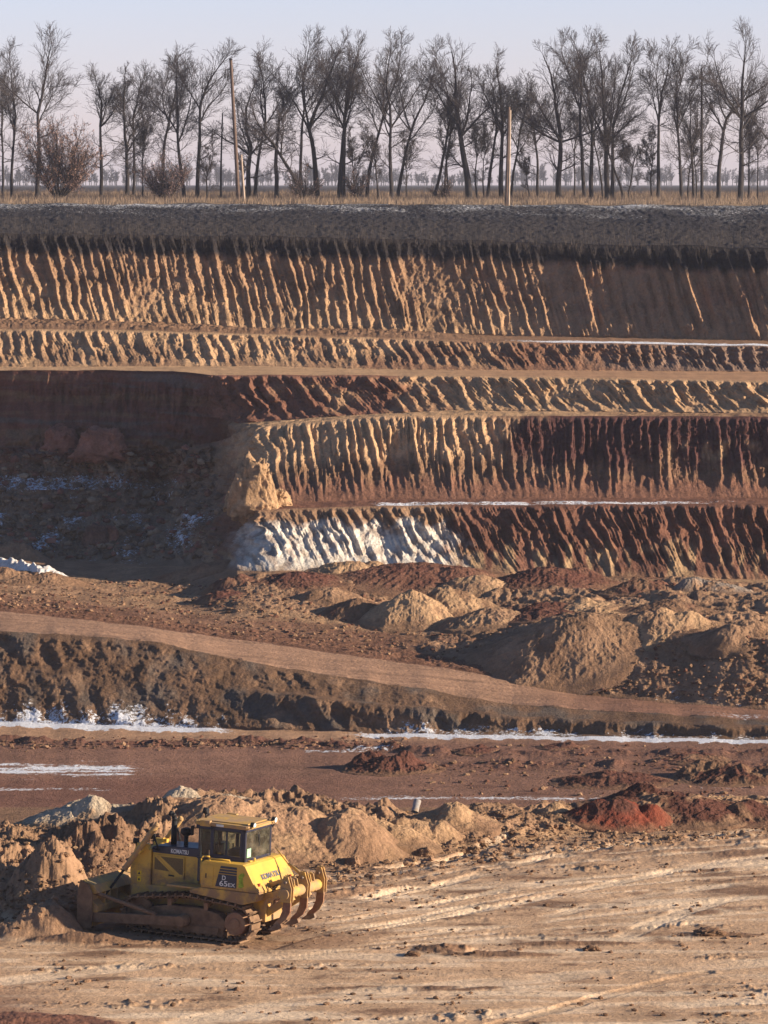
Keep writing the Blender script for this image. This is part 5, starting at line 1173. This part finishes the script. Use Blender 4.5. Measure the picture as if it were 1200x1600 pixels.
# rails beside the cab
PB().pipe([(-.62, 1.10, 2.12), (-.62, 1.10, 2.20), (-1.22, 1.10, 2.20), (-1.22, 1.10, 2.12)], .018, 8).pipe([(-.45, 1.12, 1.45), (-.40, 1.16, 1.50), (-.40, 1.16, 2.18), (-.45, 1.12, 2.24), (-.62, 1.10, 2.24)], .02, 8).build('hand_rail', YEL, bev=0)
PB().pipe([(-.62, -1.10, 2.12), (-.62, -1.10, 2.20), (-1.22, -1.10, 2.20), (-1.22, -1.10, 2.12)], .018, 8).build('hand_rail', YEL, bev=0)
# --- cab
CB = PB(); ya, xr, xf, zb, zt_ = .79, -1.52, -.02, 2.10, 3.02
for sy in (1, -1):
    y0_, y1_ = sy * (ya - .07), sy * ya
    CB.box(xr, xr + .09, min(y0_, y1_), max(y0_, y1_), zb, zt_)                 # rear post
    CB.box(-.56, -.46, min(y0_, y1_), max(y0_, y1_), 1.45, zt_)                 # middle post
    CB.box(xf - .09, xf, min(y0_, y1_) * .8, max(y0_, y1_) * .8, 1.45, zt_)     # front post
    CB.box(xr, -.46, min(y0_, y1_), max(y0_, y1_), zb, zb + .16); CB.box(xr, xf, min(y0_, y1_), max(y0_, y1_), zt_ - .10, zt_)
    CB.box(xr + .09, xr + .17, min(y0_, y1_), max(y0_, y1_), zb + .16, zt_ - .1)
CB.box(xr, xr + .06, -.72, .72, zb, zb + .10); CB.box(xr, xr + .06, -.72, .72, zt_ - .09, zt_)
CB.box(xf - .05, xf, -.6, .6, 1.45, 2.15); CB.box(xf - .06, xf, -.6, .6, zt_ - .1, zt_); CB.box(xr, xf, -.7, .7, zb - .02, zb + .03)
cab = CB.build('cab', NAVY, bev=.012)
PB().box(-1.35, -.56, ya - .02, ya - .01, zb + .16, zt_ - .10).build('side_window', GLASS, cab, bev=0)
PB().box(-1.35, -.56, -ya + .01, -ya + .02, zb + .16, zt_ - .10).build('side_window', GLASS, cab, bev=0)
PB().box(-.97, -.93, ya - .03, ya + .002, zb + .16, zt_ - .10).build('window_bar', NAVY, cab, bev=0)
PB().box(-.97, -.93, -ya - .002, -ya + .03, zb + .16, zt_ - .10).build('window_bar', NAVY, cab, bev=0)
rw = PB().box(xr + .01, xr + .02, -.72, .72, zb + .10, zt_ - .09).build('rear_window', GLASS, cab, bev=0)
PB().box(xr - .002, xr + .006, .44, .68, zb + .14, zb + .38).build('window_notice', flat_mat('green_notice', (.30, .52, .36), .6, .35, 14), rw, bev=0)
PB().pipe([(xr - .02, .10, zt_ - .1), (xr - .03, .02, zb + .45)], .012, 6).box(xr - .035, xr - .02, -.01, .03, zb + .38, zt_ - .2).build('wiper', BLACK, rw, bev=0)
PB().box(xf - .03, xf - .02, -.6, .6, 2.16, zt_ - .1).build('windscreen', GLASS, cab, bev=0)
for sy in (1, -1):
    dd_ = PB().prism([(-.46, zt_ - .1), (xf - .09, zt_ - .1), (xf - .09, 1.52), (-.46, 1.52)], sy * .70, sy * .71).build('cab_door', GLASS, cab, bev=0)
    PB().box(-.42, -.38, sy * .71, sy * .74, 1.75, 2.35).build('door_handle', STEEL, dd_)
st = PB().box(-1.22, -.72, -.27, .27, 2.14, 2.36).box(-1.30, -1.14, -.26, .26, 2.34, 2.86, Matrix.Rotation(math.radians(-8), 3, 'Y'), (-1.2, 0, 2.34)).build('operator_seat', flat_mat('seat', (.03, .03, .035), .8), cab, bev=.05)
PB().box(-.45, -.16, -.4, .4, 2.05, 2.45).rod((-.5, .3, 2.3), (-.5, .3, 2.62), .02, .03, 8).build('console', BLACK, cab, bev=.03)
PB().box(-1.40, -.2, -.7, .7, zt_ - .14, zt_ - .105).build('head_liner', flat_mat('liner', (.22, .2, .15), .9), cab, bev=0)
PB().box(-1.36, -1.30, .52, .70, zb + .3, zt_ - .16).build('curtain', flat_mat('curtain_cloth', (.20, .04, .03), .9, .3, 6), cab, bev=.01)
rf = PB().prism([(-1.62, -.84), (-1.62, .84), (-1.56, .87), (-.02, .80), (.08, .70), (.08, -.70), (-.02, -.80), (-1.56, -.87)], 3.02, 3.12, 'z').box(-1.5, -.15, -.66, .66, 3.12, 3.15).build('cab_roof', YEL2, bev=.02)
PB().box(-.46, -.16, .73, .85, 3.0, 3.16).build('roof_lug', YEL2, rf); PB().box(-.46, -.16, -.85, -.73, 3.0, 3.16).build('roof_lug', YEL2, rf)
PB().box(-.66, -.88, .861, .868, 3.035, 3.095).build('roof_label', WHITE, rf, bev=0)
for (x, y_, s_) in ((-1.64, .66, 1), (-1.64, -.62, 1)):
    l_ = PB().rod((x + .04, y_, 3.16), (x - .07, y_, 3.14), .06, .085, 16).box(x + .0, x + .05, y_ - .02, y_ + .02, 3.08, 3.14).build('work_light', BLACK, rf, bev=0)
    PB().rod((x - .07, y_, 3.14), (x - .078, y_, 3.139), .07, .07, 16).build('lens', flat_mat('lamp_glass', (.75, .75, .72), .15), l_, bev=0)
PB().pipe([(-1.66, -.84, 3.10), (-1.72, -.3, 3.12), (-1.70, .84, 3.08)], .018, 6).build('roof_rail', YEL2, rf, bev=0)
PB().rod((.02, .15, 3.12), (.02, .15, 3.24), .03, .03, 8).rod((-.04, .15, 3.31), (.08, .15, 3.31), .075, .09, 14).build('front_work_light', BLACK, rf, bev=0)
PB().rod((-.05, .68, 3.1), (.12, .74, 3.3), .008, .006, 6).build('antenna', BLACK, rf, bev=0)
PB().pipe([(-.02, .66, 2.9), (.06, .82, 2.92)], .012, 6).box(.04, .07, .80, .94, 2.72, 2.98).build('side_mirror', BLACK, cab, bev=.01)
# --- blade
prof = [(2.82, .02), (2.74, .30), (2.70, .62), (2.74, .95), (2.86, 1.24), (2.92, 1.30), (2.97, 1.28), (2.90, 1.1), (2.81, .85), (2.79, .6), (2.83, .32), (2.95, .05), (2.98, -.02), (2.86, -.04)]
bl = PB().prism(prof, -1.62, 1.62).build('blade', YEL2, bev=.01)
for sy in (1, -1):
    PB().prism([(2.60, .05), (2.60, .95), (2.74, 1.22), (2.98, 1.30), (3.06, .9), (3.04, .0), (2.8, -.03)], sy * 1.62, sy * 1.70).build('side_plate', YEL2 if sy < 0 else MUD, bl)
    PB().box(2.52, 2.74, sy * .80 - .05, sy * .80 + .05, .55, .95).build('cylinder_lug', YEL2, bl)
PB().prism([(2.48, .45), (2.72, .35), (2.72, .75), (2.48, .62)], -1.58, 1.58).build('back_beam', YEL2, bl)
PB().prism([(2.46, .98), (2.74, .90), (2.88, 1.26), (2.62, 1.18)], -1.58, 1.58).build('top_beam', YEL2, bl)
for y_ in (-1.1, -.4, .4, 1.1): PB().prism([(2.50, .55), (2.75, .5), (2.80, 1.1), (2.50, 1.02)], y_ - .025, y_ + .025).build('back_rib', YEL2, bl)
# --- ripper
PB().prism([(-1.9, .55), (-1.9, 1.3), (-2.12, 1.35), (-2.12, .55)], -.62, .62).build('ripper_mount', YEL2, bev=.02)
for sy in (1, -1):
    PB().beam((-2.02, sy * .46, .74), (-2.86, sy * .52, 1.32), .13, .20).rod((-2.02, sy * .36, .74), (-2.02, sy * .60, .74), .11, .11, 16).build('ripper_arm', YEL2)
    PB().beam((-2.00, sy * .62, 1.22), (-2.82, sy * .98, 1.50), .10, .14).build('upper_link', YEL2)
    p_, q_ = Vector((-2.04, sy * .30, 1.50)), Vector((-2.84, sy * .34, 1.80)); m_ = p_.lerp(q_, .62)
    rc = PB().rod(p_, m_, .075, .075, 16).build('ripper_cylinder', YEL2); PB().rod(m_, q_, .038, .038, 12).build('piston_rod', STEEL, rc, bev=0)
    PB().pipe([Vector((-2.12, sy * .5 - .15, 1.42)) + Vector((-.26 * math.sin(t), sy * .05 * t, .24 * math.sin(t) - .05 * t)) for t in [i * .28 for i in range(12)]], .018, 6).build('hydraulic_hose', BLACK, rc, bev=0)
    if sy < 0: PB().rod((-1.70, -.66, 2.40), (-2.15, -.62, 1.98), .022, .03, 8).rod((-2.15, -.62, 1.98), (-2.86, -.50, 1.62), .045, .05, 10).build('hose_guard', YEL2, rc, bev=0)
PB().rod((-2.88, -1.15, 1.46), (-2.88, 1.15, 1.46), .155, .155, 24).box(-3.0, -2.76, -1.12, 1.12, 1.36, 1.56).build('ripper_beam', YEL2, bev=.02)
for y_ in (1.02, 0, -1.02):
    sh = PB().prism([(-2.82, 1.92), (-2.96, 1.92), (-3.0, 1.5), (-3.06, 1.2), (-3.05, .98), (-2.95, .78), (-2.76, .62), (-2.54, .54), (-2.60, .66), (-2.74, .80), (-2.82, 1.0), (-2.84, 1.25)], y_ - .035, y_ + .035).build('ripper_shank', RUST, bev=.008)
    PB().prism([(-2.80, .64), (-2.60, .60), (-2.40, .44), (-2.66, .46), (-2.84, .54)], y_ - .06, y_ + .06).build('ripper_tooth', STEEL, sh, bev=.005)
    for dy in (-.07, .07):
        PB().prism([(-2.76, 1.24), (-3.08, 1.24), (-3.09, 1.62), (-2.98, 1.93), (-2.85, 1.95), (-2.76, 1.66)], y_ + dy - .015, y_ + dy + .015).build('shank_bracket', YEL2, sh, bev=.006)
    PB().rod((-2.92, y_ - .16, 1.78), (-2.92, y_ + .16, 1.78), .04, .04, 12).build('shank_pin', STEEL, sh, bev=0)
for y_ in (.5, -.5): PB().prism([(-2.72, 1.30), (-3.02, 1.34), (-2.92, 1.80), (-2.80, 1.84)], y_ - .12, y_ - .08).prism([(-2.72, 1.30), (-3.02, 1.34), (-2.92, 1.80), (-2.80, 1.84)], y_ + .08, y_ + .12).build('beam_lug', YEL2)
PB().box(-2.16, -2.12, -.16, .16, .8, 1.1).build('tow_hitch', RUST)
DZ.location = (DZX, DZY, .04); DZ.rotation_euler = (0, 0, 0)
fw = Vector((-math.cos(TH), math.sin(TH), math.sin(math.radians(2.6)))).normalized(); up__ = Vector((0, 0, 1)); lf = up__.cross(fw).normalized(); up__ = fw.cross(lf)
DZ.matrix_world = Matrix(((fw.x, lf.x, up__.x, DZX), (fw.y, lf.y, up__.y, DZY), (fw.z, lf.z, up__.z, .04), (0, 0, 0, 1)))
# ------------------------------------------------------------------ haze
bm = bmesh.new(); bmesh.ops.create_cube(bm, size=1)
me = bpy.data.meshes.new('haze'); bm.to_mesh(me); bm.free()
hz = bpy.data.objects.new('haze', me); COL.objects.link(hz)
zlo, zhi = float(Z.min()) - 1, 48.0
hz.scale = (5400, 6260, zhi - zlo); hz.location = (0, 6260 / 2 - 130, (zlo + zhi) / 2)
hm = bpy.data.materials.new('haze'); hm.use_nodes = True; t_ = hm.node_tree; t_.nodes.clear()
vo = t_.nodes.new('ShaderNodeVolumePrincipled'); mo = t_.nodes.new('ShaderNodeOutputMaterial'); t_.links.new(vo.outputs[0], mo.inputs['Volume'])
vo.inputs['Color'].default_value = (.84, .86, 1.0, 1); vo.inputs['Density'].default_value = .00011; vo.inputs['Anisotropy'].default_value = .2
me.materials.append(hm); tag(hz, 'thin pale winter haze over the quarry and fields', 'haze', kind='stuff')
